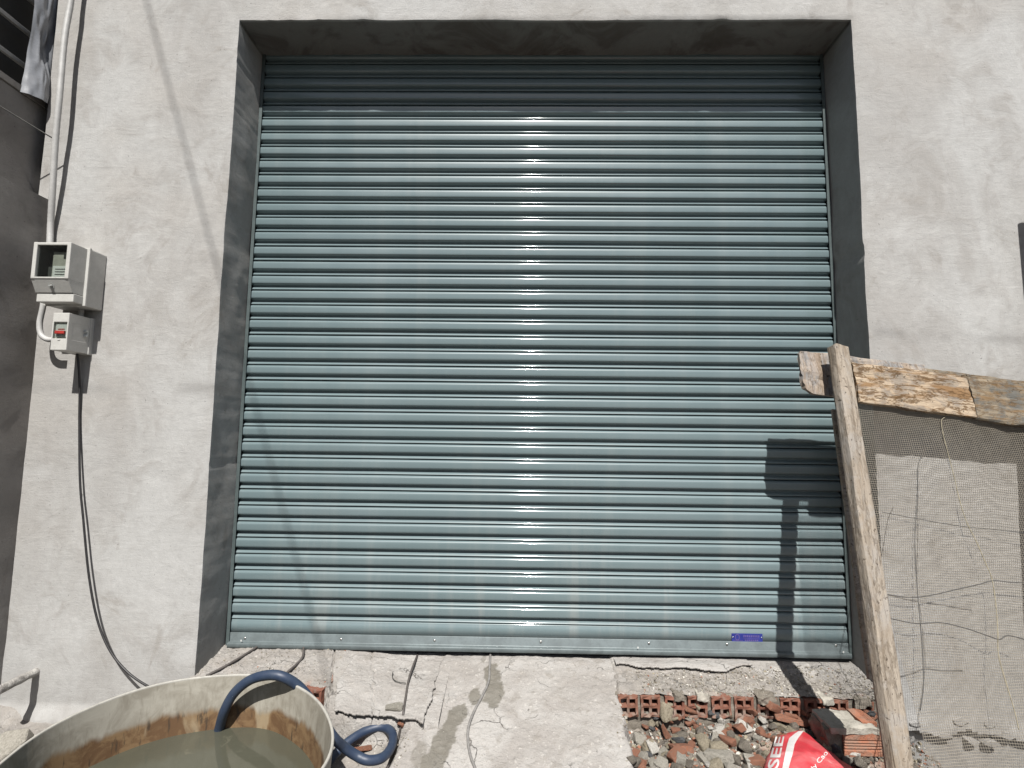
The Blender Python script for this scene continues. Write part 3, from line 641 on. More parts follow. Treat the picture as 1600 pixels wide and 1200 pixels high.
# white conduit with its couplings, coming down to the meter box
cp = []
for (u, v), (us, vs_) in zip([(140, -330), (116, -60), (111, 0), (101, 60), (93, 150), (87, 216), (82, 300), (79, 352), (78, 384)], [(176, -330), (139, -60), (132, 0), (124, 60), (117, 150), (108, 216), (96, 300), (87, 352), (86, 384)]):
    xw = onY(us, vs_, WY)[0]; P = onX(u, v, xw); P[1] = min(P[1], WY - .016); P = onY(u, v, P[1]); cp.append(P)
cd = tube('conduit', catmull(cp, 14), .0125, M_conduit, None, 12, lambda t: 1 + .05 * (int(t * 98) % 2))
tag(cd, 'white ribbed conduit running down the wall to the meter box', 'conduit')
A = onX(0, 166, -2.44); Bp = onY(84, 217, cp[4][1] + .01)
tag(tube('tie_wire', np.linspace(A + (A - Bp) * .6, Bp, 12), .003, M_wire, None, 6), 'thin dark wire tied to the white conduit, upper left', 'wire')

# ---------------- meter box
yF = -.438; yM = -.349
mb = empty('meter_box', onY(100, 470, WY), 'cream plastic electricity meter box with window, above the breaker box', 'meter box')
fx0 = onY(53, 378, yF)[0]; fx1 = onY(111.5, 378, yF)[0]; zt = onY(80, 378, yF)[2]; zm = onY(80, 435, yF)[2]; zb = onY(80, 471, yF + .02)[2]
bx0, bx1 = fx0 - .006, fx1 + .006
boxobj('back_box', (bx0, yM + .006, zb - .002), (bx1, WY - .002, zt + .004), M_box, mb, .006)
boxobj('flange', (bx0 - .006, yM - .006, zb - .004), (bx1 + .006, yM + .006, zt + .006), M_box, mb, .003)
# front cover: side profile extruded, window left open
zs_ = zb + (zm - zb) * .42
bm = bmesh.new()
t = .012; wx0, wx1, wz0, wz1 = fx0 + .017, fx1 - .017, zm + .008, zt - .013
def quadbox(lo, hi, bv=.003): box(bm, lo, hi, bv)
quadbox((fx0, yF, zm), (wx0, yM - .005, zt)); quadbox((wx1, yF, zm), (fx1, yM - .005, zt)); quadbox((wx0 - .002, yF + .0005, wz1), (wx1 + .002, yM - .005, zt - .0005)); quadbox((wx0 - .002, yF + .0005, zm + .0005), (wx1 + .002, yM - .005, wz0))
def prism(ptsyz, xa, xb):
    a = [bm.verts.new((xa, y, z)) for y, z in ptsyz]; b_ = [bm.verts.new((xb, y, z)) for y, z in ptsyz]; bm.faces.new(a); bm.faces.new(b_[::-1])
    for j in range(len(a)): bm.faces.new((a[j], a[(j + 1) % len(a)], b_[(j + 1) % len(a)], b_[j]))
prism([(yF + .001, zm + .004), (yF + .030, zs_ + .002), (yM - .005, zs_ + .002), (yM - .005, zm + .004)], fx0 + .0005, fx1 - .0005)
bmesh_obj('cover', bm, M_box, mb)
boxobj('lower_lip', (fx0 + .002, yF + .034, zb + .002), (fx1 + .001, yM - .005, zs_), M_box, mb, .004)
boxobj('inner_panel', (wx0, yM - .03, wz0), (wx1, yM - .006, wz1), M_boxin_shade, mb, 0)
boxobj('shade_lining', (wx0 - .0005, yF + .012, wz0), (wx0 + .0015, yM - .006, wz1), M_boxin_shade, mb, 0); boxobj('shade_lining', (wx0, yF + .012, wz1 - .0015), (wx1, yM - .006, wz1 + .0005), M_boxin_shade, mb, 0)  # added dark skins painting the shade inside the cream cover
boxobj('shade_lining', (wx0, yF + .012, wz0 - .0005), (wx1, yM - .006, wz0 + .0012), M_boxin_shade, mb, 0)
mt = boxobj('meter', (wx0 + .048, yM - .062, wz0), (wx1 - .001, yM - .031, wz1 - .022), M_meter, mb, .004)
boxobj('display', (wx1 - .034, yM - .0645, wz1 - .052), (wx1 - .006, yM - .0615, wz1 - .034), M_dark, mt, .001)
boxobj('rating_label', (wx0 + .054, yM - .0645, wz0 + .006), (wx1 - .004, yM - .0615, wz0 + .056), M_label, mt, .001)
for i in range(3): boxobj('label_print', (wx0 + .066, yM - .0655, wz0 + .016 + i * .012), (wx1 - .014, yM - .0644, wz0 + .019 + i * .012), M_dark, mt, 0)
boxobj('window_pane', (wx0 + .0015, yF + .008, wz0 + .0015), (wx1 - .0015, yF + .010, wz1 - .0015), M_glass, mb, 0)
bm = bmesh.new(); c0 = np.array([(fx0 + fx1) / 2, 0, 0]); nrm = np.array([-0.0, -(zm - zs_), -.029]); 
sl0 = np.array([yF + .001, zm + .004]); sl1 = np.array([yF + .030, zs_ + .002]); mid = (sl0 + sl1) / 2; dv = (sl1 - sl0) / np.linalg.norm(sl1 - sl0); nv2 = np.array([-abs(dv[1]), -abs(dv[0])])
def onslope(a, r): q = mid + dv * (-math.sin(a) * r) + nv2 * .0012; return (c0[0] - .002 + math.cos(a) * r, q[0], q[1])
n = 20; o1 = [bm.verts.new(onslope(2 * math.pi * k / n, .0135)) for k in range(n)]; o2 = [bm.verts.new(onslope(2 * math.pi * k / n, .0112)) for k in range(n)]
for k in range(n): bm.faces.new((o1[k], o1[(k + 1) % n], o2[(k + 1) % n], o2[k]))
bmesh_obj('seal_ring', bm, M_label, mb)
boxobj('screw_slot', (c0[0] - .009, mid[0] - .006, mid[1] - .0035), (c0[0] + .005, mid[0] + .004, mid[1] - .001), M_label, mb, 0)
# ---------------- breaker box
yB = -.384
bb = empty('breaker_box', onY(120, 550, WY), 'small cream breaker box with red switch below the meter box', 'breaker box')
ax0 = onY(82.5, 500, yB)[0]; ax1 = onY(107.5, 500, yB)[0]; az1 = onY(95, 488.5, yB)[2]; az0 = onY(95, 547, yB)[2]
bm = bmesh.new(); sy = yB; rz1 = az1 - .042; rz0 = az0 + .052
box(bm, (ax0, sy, rz1), (ax1, WY - .001, az1), .003); box(bm, (ax0, sy, az0), (ax1, WY - .001, rz0), .003); box(bm, (ax0 + .0004, sy + .012, rz0 - .002), (ax1 - .0004, WY - .0015, rz1 + .002)); box(bm, (ax0, sy, rz0 - .003), (ax0 + .006, sy + .02, rz1 + .003), .0015); box(bm, (ax1 - .006, sy, rz0 - .003), (ax1, sy + .02, rz1 + .003), .0015)
bmesh_obj('body', bm, M_box, bb)
boxobj('base_plate', (ax0 - .002, WY - .022, az0 - .003), (ax1 + .003, WY + .004, az1 + .002), M_box, bb, .003)
sw = boxobj('breaker', (ax0 + .014, sy + .004, rz0 + .008), (ax1 - .009, sy + .013, rz1 - .010), M_label, bb, .001)
boxobj('switch_lever', (ax0 + .018, sy - .006, rz0 + .020), (ax1 - .012, sy + .006, rz0 + .034), M_redsw, sw, .002)
boxobj('switch_print', (ax0 + .024, sy + .0030, rz0 + .040), (ax1 - .018, sy + .0045, rz0 + .044), M_redsw, sw, 0)
boxobj('cover_pane', (ax0 + .0065, sy + .0002, rz0 + .0005), (ax1 - .0065, sy + .0016, rz1 - .0005), M_glass, bb, 0)
boxobj('cover_tab', (ax0 + .030, sy - .002, rz0 - .009), (ax0 + .042, sy + .003, rz0 - .003), M_box, bb, .001)
P = onX(133, 521, ax1 + .001)
bm = bmesh.new(); box(bm, (ax1 - .001, P[1] - .006, P[2] - .017), (ax1 + .012, P[1] + .006, P[2] - .006), .002); box(bm, (ax1 - .001, P[1] - .006, P[2] + .004), (ax1 + .012, P[1] + .006, P[2] + .014), .002); box(bm, (ax1 - .001, P[1] + .003, P[2] - .012), (ax1 + .009, P[1] + .010, P[2] + .010), .002)
bmesh_obj('latch', bm, M_label, bb)
pp = [onY(69, 462, -.325), onY(67, 480, -.325), onY(62, 505, -.325), onY(64, 522, -.325), onY(73, 530, -.325), onY(86, 531, -.325)]
tag(tube('conduit_bend', catmull(pp, 10), .0115, M_conduit, None, 12), 'short bent grey conduit joining meter box to breaker box', 'conduit')
P1 = onY(128, 470, -.275); P2 = onY(126, 500, -.275)
tag(tube('conduit_stub', np.linspace(P1, P2, 6), .011, M_conduit, None, 12), 'straight stub of conduit behind, between meter box and breaker box', 'conduit')
# black cable sagging from the breaker box towards the tank
cb = [onY(120, 545, WY - .03), onY(123, 575, WY - .026), onY(124.5, 610, WY - .014), onY(124, 660, WY - .010), onY(125, 750, WY - .022), onY(130, 810, WY - .028), onY(139, 900, WY - .034), onY(152, 968, WY - .040), onY(171, 1015, WY - .050), onY(197, 1048, WY - .062), onY(227, 1070, WY - .078), onY(262, 1086, WY - .10), onY(310, 1100, WY - .13)]
tag(tube('power_cable', catmull(cb, 10), .0046, M_black, None, 8), 'black cable hanging from the breaker box down to the tank', 'cable')
# crusted pipe end poking in at the lower left
e0 = onY(64, 1046, WY + .02); e1 = e0 + np.array([0, -.19, 0]); dirp = e1 - e0
pth = [e0 + dirp * t for t in np.linspace(0, 1.0, 30)]
po = tube('crusted_pipe', pth, .0165, M_mortarpipe, None, 14)
Cc = np.array([v.co[:] for v in po.data.vertices]); dd = fbm(Cc[:, 0] * 40, Cc[:, 1] * 40, Cc[:, 2] * 40, seed=151, oct=4)
for v, k in zip(po.data.vertices, dd): v.co.z += .005 * k; v.co.x += .003 * k
tag(po, 'mortar crusted pipe sticking out of the wall, lower left', 'pipe')

# ================================================================== WATER TANK
RZ = .15
rim_px = [(0, 1195), (25, 1171), (87.5, 1130), (125, 1113.7), (187.5, 1088.7), (250, 1070), (325, 1058.7), (375, 1054), (425, 1055), (460, 1070), (490, 1090), (507, 1115), (517.5, 1145), (520, 1160), (515, 1182), (509, 1199)]
RP = np.array([onZ(u, v, RZ)[:2] for u, v in rim_px]); TC = np.array([-1.051, -1.073]); TR = .432
ang = np.unwrap(np.arctan2(RP[:, 1] - TC[1], RP[:, 0] - TC[0])); rad = np.hypot(*(RP - TC).T)
o_ = np.argsort(ang); ang, rad = ang[o_], rad[o_]
na = 128; TH = np.linspace(0, 2 * math.pi, na, endpoint=False); a0 = ang[0]
aa = np.concatenate([ang, [ang[0] + 2 * math.pi]]); gap = aa[-1] - ang[-1]
aa = np.concatenate([ang, [ang[-1] + gap * .3, ang[-1] + gap * .7, ang[0] + 2 * math.pi]]); ra = np.concatenate([rad, [TR, TR, rad[0]]])
RAD = np.interp((TH - a0) % (2 * math.pi) + a0, aa, ra)
for _ in range(14): RAD = (np.roll(RAD, 1) + 2 * RAD + np.roll(RAD, -1)) / 4
WZ = -.022
tk = empty('water_tank', (TC[0], TC[1], -.28), 'round cream plastic tank of murky water with brown stained inside', 'tank')
def ringpts(dr, z, f=1.0): return np.stack([TC[0] + (RAD * f + dr) * np.cos(TH), TC[1] + (RAD * f + dr) * np.sin(TH), np.full(na, z) + .004 * np.sin(TH * 3 + 1)], -1)
rings = [ringpts(-.003 - .035 * (RZ - z) / .42, z) for z in np.concatenate([np.linspace(RZ, WZ - .03, 26), [-.15, -.27]])]
def shell(name, rings, mat, parent, closed=True, flip=False):
    V = np.concatenate(rings); n = len(rings); i = np.arange(n - 1)[:, None] * na; k = np.arange(na)[None, :]; k2 = (k + 1) % na
    Q = np.stack([i + k, i + k2, i + na + k2, i + na + k], -1).reshape(-1, 4)
    if flip: Q = Q[:, ::-1]
    me = fastmesh(name, V, Q); return link(name, me, mat, parent, True), V
so_, V_ = shell('inner_wall', rings, M_tank, tk); attr(so_.data, 'above', V_[:, 2] - WZ)
orings = [ringpts(.004 - .035 * (RZ - z) / .42, z) for z in np.linspace(RZ, -.28, 20)]
oo_, V_ = shell('outer_wall', orings, M_tank, tk, flip=True); attr(oo_.data, 'above', np.full(len(V_), .5))
rr = [ringpts(dr, RZ + dz) for dr, dz in ((-.0032, -.004), (-.0034, .000), (-.0022, .002), (.0008, .0028), (.0036, .002), (.005, .0), (.0048, -.006), (.0035, -.007))]
shell('rim', rr, M_rim, tk, flip=True)
wr = [ringpts(-.016, WZ, f) for f in (1.0, .8, .55, .3, .05)]
for q in wr: q[:, 2] = WZ
Vw = np.concatenate(wr + [np.array([[TC[0], TC[1], WZ]])]); i = np.arange(4)[:, None] * na; k = np.arange(na)[None, :]; k2 = (k + 1) % na
fw = [tuple(f) for f in np.stack([i + k, i + k2, i + na + k2, i + na + k], -1).reshape(-1, 4)] + [(4 * na + j, 4 * na + (j + 1) % na, 5 * na) for j in range(na)]
tag(link('water', mesh('water', Vw, fw), M_water, None, True), 'murky olive water filling the round tank', None, None, 'structure')
# blue hose: out of the water, over the rim, down outside and round in a loop
def Zp(u, v, z): return onZ(u, v, z)
hp = [Zp(332, 1190, -.13), Zp(338, 1158, -.06), Zp(343, 1138, WZ + .004), Zp(351, 1110, .055), Zp(366, 1083, .115), Zp(390, 1063, .16), Zp(418, 1055, .182), Zp(443, 1058, .178), Zp(470, 1076, .13), Zp(497, 1112, .06), Zp(518, 1148, .0), Zp(536, 1166, -.06), Zp(556, 1180, -.10), Zp(575, 1188, -.115), Zp(597, 1184, -.125), Zp(611, 1168, -.135), Zp(614, 1150, -.14), Zp(606, 1139, -.14), Zp(592, 1136, -.14), Zp(572, 1142, -.145), Zp(554, 1152, -.15), Zp(538, 1164, -.16), Zp(524, 1178, -.175), Zp(512, 1192, -.19), Zp(500, 1212, -.21), Zp(488, 1240, -.225)]
# keep the outside run clear of the tank wall
for i in range(8, len(hp)):
    d = hp[i][:2] - TC; L_ = np.hypot(*d); th = math.atan2(d[1], d[0]) % (2 * math.pi); rw = np.interp(th, np.append(TH, 2 * math.pi), np.append(RAD, RAD[0])) + .03
    if 9 <= i and L_ < rw: hp[i][:2] = TC + d / L_ * rw
tag(tube('hose', catmull(hp, 10), .0165, M_hose, None, 14), 'thick blue hose looped over the rim of the water tank', 'hose')

# ================================================================== CABLES ON THE GROUND
def ground_cable(name, px, r, mat, label, start=None):
    pts = [ontop(u, v, .004) + np.array([0, 0, r * .9]) for u, v in px]
    if start is not None: pts = [np.array(start)] + pts
    return tag(tube(name, catmull(pts, 10), r, mat, None, 7), label, 'cable')
ground_cable('ground_cable', [(402, 1012), (385, 1023), (362, 1037), (338, 1050), (322, 1058)], .0055, M_darkcable, 'twin dark cable leaving the left end of the shutter', (onY(406, 1005, .03)))
ground_cable('ground_cable', [(474, 1014), (473, 1028), (462, 1041), (448, 1053), (440, 1062)], .0058, M_darkcable, 'curved dark cable under the shutter left of the ramp', (onY(472, 1005, .03)))
ground_cable('ground_cable', [(651, 1028), (644, 1046), (638, 1066), (634, 1090), (632, 1102), (631, 1109), (630, 1116), (629, 1125), (622, 1155), (613, 1180), (606, 1200), (596, 1230)], .0048, M_darkcable, 'dark cable running down the ramp beside the blue hose', (onY(654, 1018, .03)))
ground_cable('ground_cable', [(766, 1027), (765, 1045), (763, 1068), (752, 1092), (740, 1115), (732, 1138), (731, 1160), (735, 1183), (742, 1202), (750, 1230)], .0052, M_greycable, 'pale grey cable winding down the middle of the ramp', (onY(767, 1018, .03)))
ground_cable('string_end', [(614, 1050), (613, 1058), (619, 1065), (634, 1068)], .0018, M_wire, 'short thin dark string curled beside the dark ramp cable')

# ================================================================== FENCE: post, planks, mesh, wires
fe = empty('screen_fence', (1.4, -.4, -.3), 'makeshift fence of old timber planks and fine mesh right of the shutter', 'fence')
def timber(name, A, B, up, w_, t_, mat, seed, parent, amp=.004, nseg=60, ends=None, topfn=None):
    """rough sawn timber from A to B: width along up, thickness perpendicular; its mesh is stored lengthwise on local X (or Z for posts)"""
    A, B = np.array(A, float), np.array(B, float); L_ = np.linalg.norm(B - A); ex = (B - A) / L_; ez = np.array(up, float); ez -= ex * (ez @ ex); ez /= np.linalg.norm(ez); ey = np.cross(ez, ex)
    nw, ntk = 14, 4
    loop = [(-t_ / 2, -w_ / 2 + w_ * i / nw) for i in range(nw)] + [(-t_ / 2 + t_ * i / ntk, w_ / 2) for i in range(ntk)] + [(t_ / 2, w_ / 2 - w_ * i / nw) for i in range(nw)] + [(t_ / 2 - t_ * i / ntk, -w_ / 2) for i in range(ntk)]
    m = len(loop); P = []
    for i in range(nseg + 1):
        s_ = L_ * i / nseg
        for (a, b_) in loop:
            top = 1.0 if topfn is None else topfn(s_ / L_, b_ / w_)
            P.append((s_, a, b_ * top if not isinstance(top, tuple) else top[0]))
    P = np.array(P)
    cen = np.array([0, 1, 1])
    d1 = amp * fbm(P[:, 0] * 5, P[:, 1] * 30, P[:, 2] * 30, oct=5, seed=seed); d2 = amp * fbm(P[:, 0] * 7, P[:, 1] * 25 + 9, P[:, 2] * 25, oct=5, seed=seed + 7); d3 = amp * 1.6 * fbm(P[:, 1] * 40, P[:, 2] * 40, P[:, 0] * 3, seed=seed + 13)
    P[:, 1] += d1; P[:, 2] += d2; e = (P[:, 0] < 1e-6) | (P[:, 0] > L_ - 1e-6); P[:, 0] += d3 * e
    # corners rounded a little
    yr = np.clip(np.abs(P[:, 1]) / (t_ / 2), 0, 1.2); zr = np.clip(np.abs(P[:, 2]) / (w_ / 2), 0, 1.2); k = np.clip(yr * zr - .85, 0, .15); P[:, 1] *= 1 - k * .9; P[:, 2] *= 1 - k * .35
    Fq = [(i * m + j, i * m + (j + 1) % m, (i + 1) * m + (j + 1) % m, (i + 1) * m + j) for i in range(nseg) for j in range(m)] + [tuple(range(m))[::-1], tuple(nseg * m + j for j in range(m))]
    if 'post' in name: P = P[:, [1, 2, 0]]; ex_, ey_, ez_ = ey, ez, ex
    else: ex_, ey_, ez_ = ex, ey, ez
    me = mesh(name, P, Fq); o = bpy.data.objects.new(name, me); me.materials.append(mat); COL.objects.link(o)
    bm = bmesh.new(); bm.from_mesh(me); bmesh.ops.recalc_face_normals(bm, faces=bm.faces[:]); bm.to_mesh(me); bm.free()
    mw = Matrix.Identity(4)
    for r_ in range(3): mw[r_][0] = ex_[r_]; mw[r_][1] = ey_[r_]; mw[r_][2] = ez_[r_]; mw[r_][3] = A[r_]
    if parent is not None:
        o.parent = parent; o.matrix_parent_inverse = Matrix.Identity(4); o.matrix_basis = Matrix.Translation(parent.location).inverted() @ mw
    else: o.matrix_basis = mw
    return o
pt = onY(1309, 543, -.385); pbm = onY(1409, 1225, -.86); pdir = pbm - pt
timber('post', pt, pt + pdir * 1.18, (1, .25, 0), .074, .044, M_post, 201, fe, .005, 90)
LEAN = (0, .33, 1); yb_, yf_ = -.334, -.365
def pk(u, v, y): return onY(u, v, y)
bA0, bA1 = pk(1249, 545, yb_), pk(1254, 618, yb_); bB0, bB1 = pk(1450, 566, yb_ + .018), pk(1450, 640, yb_ + .018)
def stubshape(t, b_):
    # ragged lower corner of the free end
    if b_ < 0 and t < .25: return 1 - .22 * max(0, 1 - t / .06) 
    return 1.0
timber('plank', (bA0 + bA1) / 2, (bB0 + bB1) / 2, LEAN, .205, .02, M_plank3, 211, fe, .009, 80, topfn=stubshape)
fA0, fA1 = pk(1331, 566, yf_), pk(1338, 630, yf_); fB0, fB1 = pk(1511, 586, yf_ + .024), pk(1516, 656, yf_ + .024)
timber('plank', (fA0 + fA1) / 2, (fB0 + fB1) / 2, LEAN, .192, .026, M_plank, 221, fe, .009, 110)
gA0, gA1 = pk(1513, 583, yf_ + .027), pk(1517, 657, yf_ + .027); gB0, gB1 = pk(1700, 607, yf_ + .050), pk(1700, 684, yf_ + .050)
timber('plank', (gA0 + gA1) / 2, (gB0 + gB1) / 2, LEAN, .215, .028, M_plank2, 231, fe, .010, 80)
hA, hB = pk(1430, 571, yb_ + .018), pk(1700, 606, yb_ + .045); dz = np.array([0, 0, -.09])
timber('plank', hA + dz, hB + dz, LEAN, .18, .018, M_plank2, 241, fe, .006, 60)
# thin lath nailed behind the post
timber('lath', onY(1304, 640, -.40), onY(1362, 1062, -.64), (1, .2, 0), .03, .012, M_post, 251, fe, .003, 40)
# fine mesh hung from the planks: real crossing strands
def screen():
    x0, x1, zt_, zb_ = 1.29, 2.45, 1.30, -.30; pit = .0085; V = []; Fq = []
    wd, th_ = .00078, .0006
    xs = np.arange(x0, x1, pit); zs = np.arange(zb_, zt_, pit); base = 0; PV = []; PF = []
    def strands(a, b, horiz):
        nonlocal base
        A_, B_ = np.meshgrid(a, b, indexing='ij')                 # a: strand index, b: along
        x, z = (B_, A_) if horiz else (A_, B_)
        sx = x + 0; sz = z + 0
        tt = (zt_ - sz) / (zt_ - zb_)
        y = -.352 + .05 * (sx - 1.3) - .42 * np.clip(tt, 0, 1) ** 1.05 + .016 * vnoise(sx * 4, sz * 3, seed=261) * np.clip(tt * 4, 0, 1) + .005 * vnoise(sx * 14, sz * 11, seed=262)
        X = sx + .012 * vnoise(sx * 3, sz * 3, seed=263); Z = sz - .10 * (sx - 1.3) * (1 - tt) + .012 * vnoise(sx * 2.5 + 7, sz * 3, seed=264)
        nS, nL = x.shape
        off = [(0, wd), (-th_, 0), (0, -wd), (th_, 0)]
        C4 = []
        for oy, ot in off:
            C4.append(np.stack([X + (0 if horiz else ot), y + oy, Z + (ot if horiz else 0)], -1))
        Vs = np.stack(C4, 2).reshape(-1, 3)                       # strand, along, 4
        i = (np.arange(nS)[:, None] * nL + np.arange(nL - 1)[None, :]) * 4
        for k in range(4):
            k2 = (k + 1) % 4
            PF.append((np.stack([i + k, i + k2, i + 4 + k2, i + 4 + k], -1) + base).reshape(-1, 4))
        PV.append(Vs); base += len(Vs)
    strands(zs, np.linspace(x0, x1, 46), True); strands(xs, np.linspace(zb_, zt_, 60), False)
    o = link('mesh_screen', fastmesh('mesh_screen', np.concatenate(PV), np.concatenate(PF)), M_mesh, fe, True); o['kind'] = 'stuff'
screen()
def fpath(px, y0=-.365, y1=-.78): return catmull([onY(u, v, y0 + (y1 - y0) * np.clip((v - 640) / 500, 0, 1)) for u, v in px], 8)
tag(tube('pale_cord', fpath([(1487, 636), (1478, 650), (1471, 658), (1474, 680), (1483, 715), (1492, 750), (1499, 780), (1510, 815), (1525, 845), (1540, 880), (1550, 905), (1556, 945), (1559, 985), (1560, 1022), (1570, 1060), (1585, 1110), (1592, 1140)]), .0016, M_cord, None, 6), 'loose pale cord hanging down the mesh from the plank', 'cord')
tag(tube('binding_wire', fpath([(1440, 712), (1434, 730), (1434, 770), (1430, 830), (1430, 870), (1434, 930), (1441, 1010), (1443, 1070), (1438, 1110)], -.36, -.77), .0016, M_wire, None, 6), 'thin dark wire running down the mesh nearest the post', 'wire')
tag(tube('binding_wire', fpath([(1378, 800), (1430, 810), (1500, 822), (1560, 828), (1610, 834)]), .0014, M_wire, None, 6), 'thin wire crossing the mesh below the plank shadow, uppermost of three', 'wire')
tag(tube('binding_wire', fpath([(1384, 929), (1420, 933), (1450, 931), (1490, 922), (1530, 913), (1553, 907), (1580, 910), (1620, 910)]), .0018, M_wire, None, 6), 'slack wire across the middle of the mesh', 'wire')
tag(tube('binding_wire', fpath([(1390, 966), (1430, 974), (1470, 973), (1510, 982), (1545, 994), (1562, 999), (1575, 993), (1605, 1000)]), .0019, M_wire, None, 6), 'dark wire sagging across the mesh below the slack one, lowest of three', 'wire')
# the fence's other post, just outside the picture, whose shade falls along its right edge
xq = onY(1592, 1000, WY)[0] + .062
timber('post', (xq + .04, -.355, 1.17), (xq - .02, -.86, -.42), (1, .2, 0), .085, .05, M_post, 281, fe, .006, 60)
# timber leaning on the wall just beyond the right edge, whose shade falls on the wall
sA = onY(1590, 352, WY) + sund * .35; sB = onY(1612, 600, WY) + sund * .55
lean = timber('leaning_board', sA + np.array([.145, 0, 0]), np.array([sB[0] + .16, -.85, -.35]), (1, 0, 0), .29, .025, M_plank2, 271, None, .003, 50)
tag(lean, 'tall board leaning on the wall at the far right edge', 'board')

# overhead cable above and behind the viewer: its soft shade crosses the wall and the shutter
w0 = onY(228, 0, WY) + sund * 4.6; w1 = onY(340, 420, WY) + sund * 4.6; dv_ = w1 - w0
s0 = onY(392, 620, 0) + sund * 4.6
tag(tube('overhead_cable', [w0 - dv_ * 2.0, w0, w1, w1 + dv_ * 1.4], .0046, M_black, None, 8), 'overhead cable whose faint shadow crosses the wall left of the shutter', 'cable')

# ================================================================== RUBBLE
def rock_mesh(name, seed, n=16, flat=1.0, boxy=0.0):
    rnd = random.Random(seed); bm = bmesh.new()
    for i in range(n):
        v = Vector((rnd.gauss(0, 1), rnd.gauss(0, 1), rnd.gauss(0, 1))).normalized()
        if boxy: v = Vector([max(-1, min(1, c * (1 + boxy))) for c in v]) * .72
        v *= rnd.uniform(.82, 1.08); v.z *= flat; bm.verts.new(v * .5)
    r = bmesh.ops.convex_hull(bm, input=bm.verts[:]); bmesh.ops.delete(bm, geom=[g for g in r['geom_interior'] if isinstance(g, bmesh.types.BMVert)], context='VERTS')
    bmesh.ops.bevel(bm, geom=bm.edges[:], offset=.022, segments=1, affect='EDGES')
    me = bpy.data.meshes.new(name); bmesh.ops.recalc_face_normals(bm, faces=bm.faces[:]); bm.to_mesh(me); bm.free(); return me
RM = {}
for k in ST:
    RM[k] = []
    for j in range(7):
        m_ = rock_mesh('rubble_' + k, hash((len(k), j, ord(k[0]))) % 9999, 15 + j, .6 if k in ('conc', 'brick', 'slate') else .85, 1.4 if k in ('brick', 'conc') else .2); m_.materials.append(ST[k]); RM[k].append(m_)
KIND = {'brick': ('brick_fragment', 'brick'), 'tan': ('stone', 'stone'), 'grey': ('stone', 'stone'), 'slate': ('stone', 'stone'), 'white': ('mortar_lump', 'rubble'), 'conc': ('concrete_chunk', 'rubble')}
def rock(u, v, wpx, hpx, k, label=None, group=None, j=None, rot=None):
    P = ontop(u, v + hpx * .28); s_ = pxm(P); w_ = wpx / s_; h_ = hpx / s_
    o = put(KIND[k][0], RM[k][random.randrange(7) if j is None else j], (P[0], P[1], P[2] + h_ * .28), rot or (random.uniform(-.5, .3), random.uniform(-.5, .5), random.uniform(0, 6.28)), None, (w_ * 1.12, (w_ + h_) * .5, h_ * 1.15))
    tag(o, label, KIND[k][1], group); return o
rock(1043, 1113, 40, 44, 'tan', 'largest rounded tan boulder against the exposed brick ends', None, 2, (.2, .1, .4))
rock(1000, 1157, 29, 24, 'conc', 'pale angular concrete chunk at the left edge of the rubble', None, 1)
rock(1066, 1172, 46, 30, 'brick', 'largest flat red brick fragment, low in the rubble heap', None, 3, (-.35, .1, .3))
rock(1126, 1182, 52, 46, 'conc', 'big flat pale concrete slab piece in the rubble heap', None, 4, (-.45, .2, .9))
rock(1162, 1138, 32, 24, 'white', 'whitish mortar lump in the middle of the rubble', None, 2)
rock(1191, 1125, 32, 15, 'white', 'flat white mortar shell just under the brick ends', None, 5)
rock(1076, 1109, 28, 17, 'brick', 'pointed red brick shard beside the tan boulder', None, 0, (.1, .5, .3))
rock(1172, 1110, 20, 24, 'brick', 'upright red brick shard leaning on the exposed bricks', None, 4, (.3, .6, .2))
rock(1206, 1102, 32, 22, 'brick', 'red brick shard lying over the seventh exposed brick', None, 5, (.2, .5, .5))
rock(1160, 1126, 34, 12, 'brick', 'long low red brick piece left of the white shell', None, 6, (0, .15, .1))
rock(1236, 1121, 66, 13, 'brick', 'long thin brick strip lying below the exposed bricks', None, 3, (0, .12, -.1))
rock(1112, 1113, 20, 18, 'slate', 'dark slate stone under the fifth exposed brick', None, 1)
rock(1120, 1118, 15, 20, 'slate', 'bluish grey standing stone next to the dark slate', None, 3)
rock(1090, 1104, 13, 18, 'tan', 'small tan stone wedged against the fourth exposed brick', None, 3)
rock(1018, 1132, 18, 16, 'tan', 'small tan stone left below the big boulder', None, 5)
rock(1064, 1187, 20, 28, 'conc', 'upright pale chunk in front of the large red fragment', None, 6)
rock(1165, 1172, 15, 15, 'grey', 'round grey pebble near the bag lettering', None, 2)
rock(1180, 1190, 34, 24, 'brick', 'red brick lump touching the left edge of the bag', None, 2)
rock(1034, 1189, 20, 22, 'grey', 'dark grey stone at the bottom of the heap', None, 4)
rock(1302, 1166, 26, 40, 'slate', 'grey slab standing between the bag and the mortared brick', None, 5, (.9, .2, .3))
rock(1284, 1150, 30, 26, 'slate', 'dark stone in shade just above the bag', None, 0)
rock(1345, 1196, 30, 22, 'grey', 'grey stone below the mortared brick', None, 1)
rock(565, 1167, 36, 16, 'brick', 'flat orange brick piece inside the hose loop', None, 1, (-.2, .1, .5))
rock(627, 1131, 15, 13, 'brick', 'small red brick bit beside the dark ramp cable', None, 2)
rock(616, 1104, 34, 13, 'conc', 'flat tile like cement piece on the left threshold edge', None, 0, (0, 0, .1))
rock(512, 1170, 20, 16, 'white', 'white mortar lump squeezed between tank and hose', None, 1)
rock(15, 1172, 60, 46, 'conc', 'rough cement lump at the foot of the wall, bottom left', None, 3)
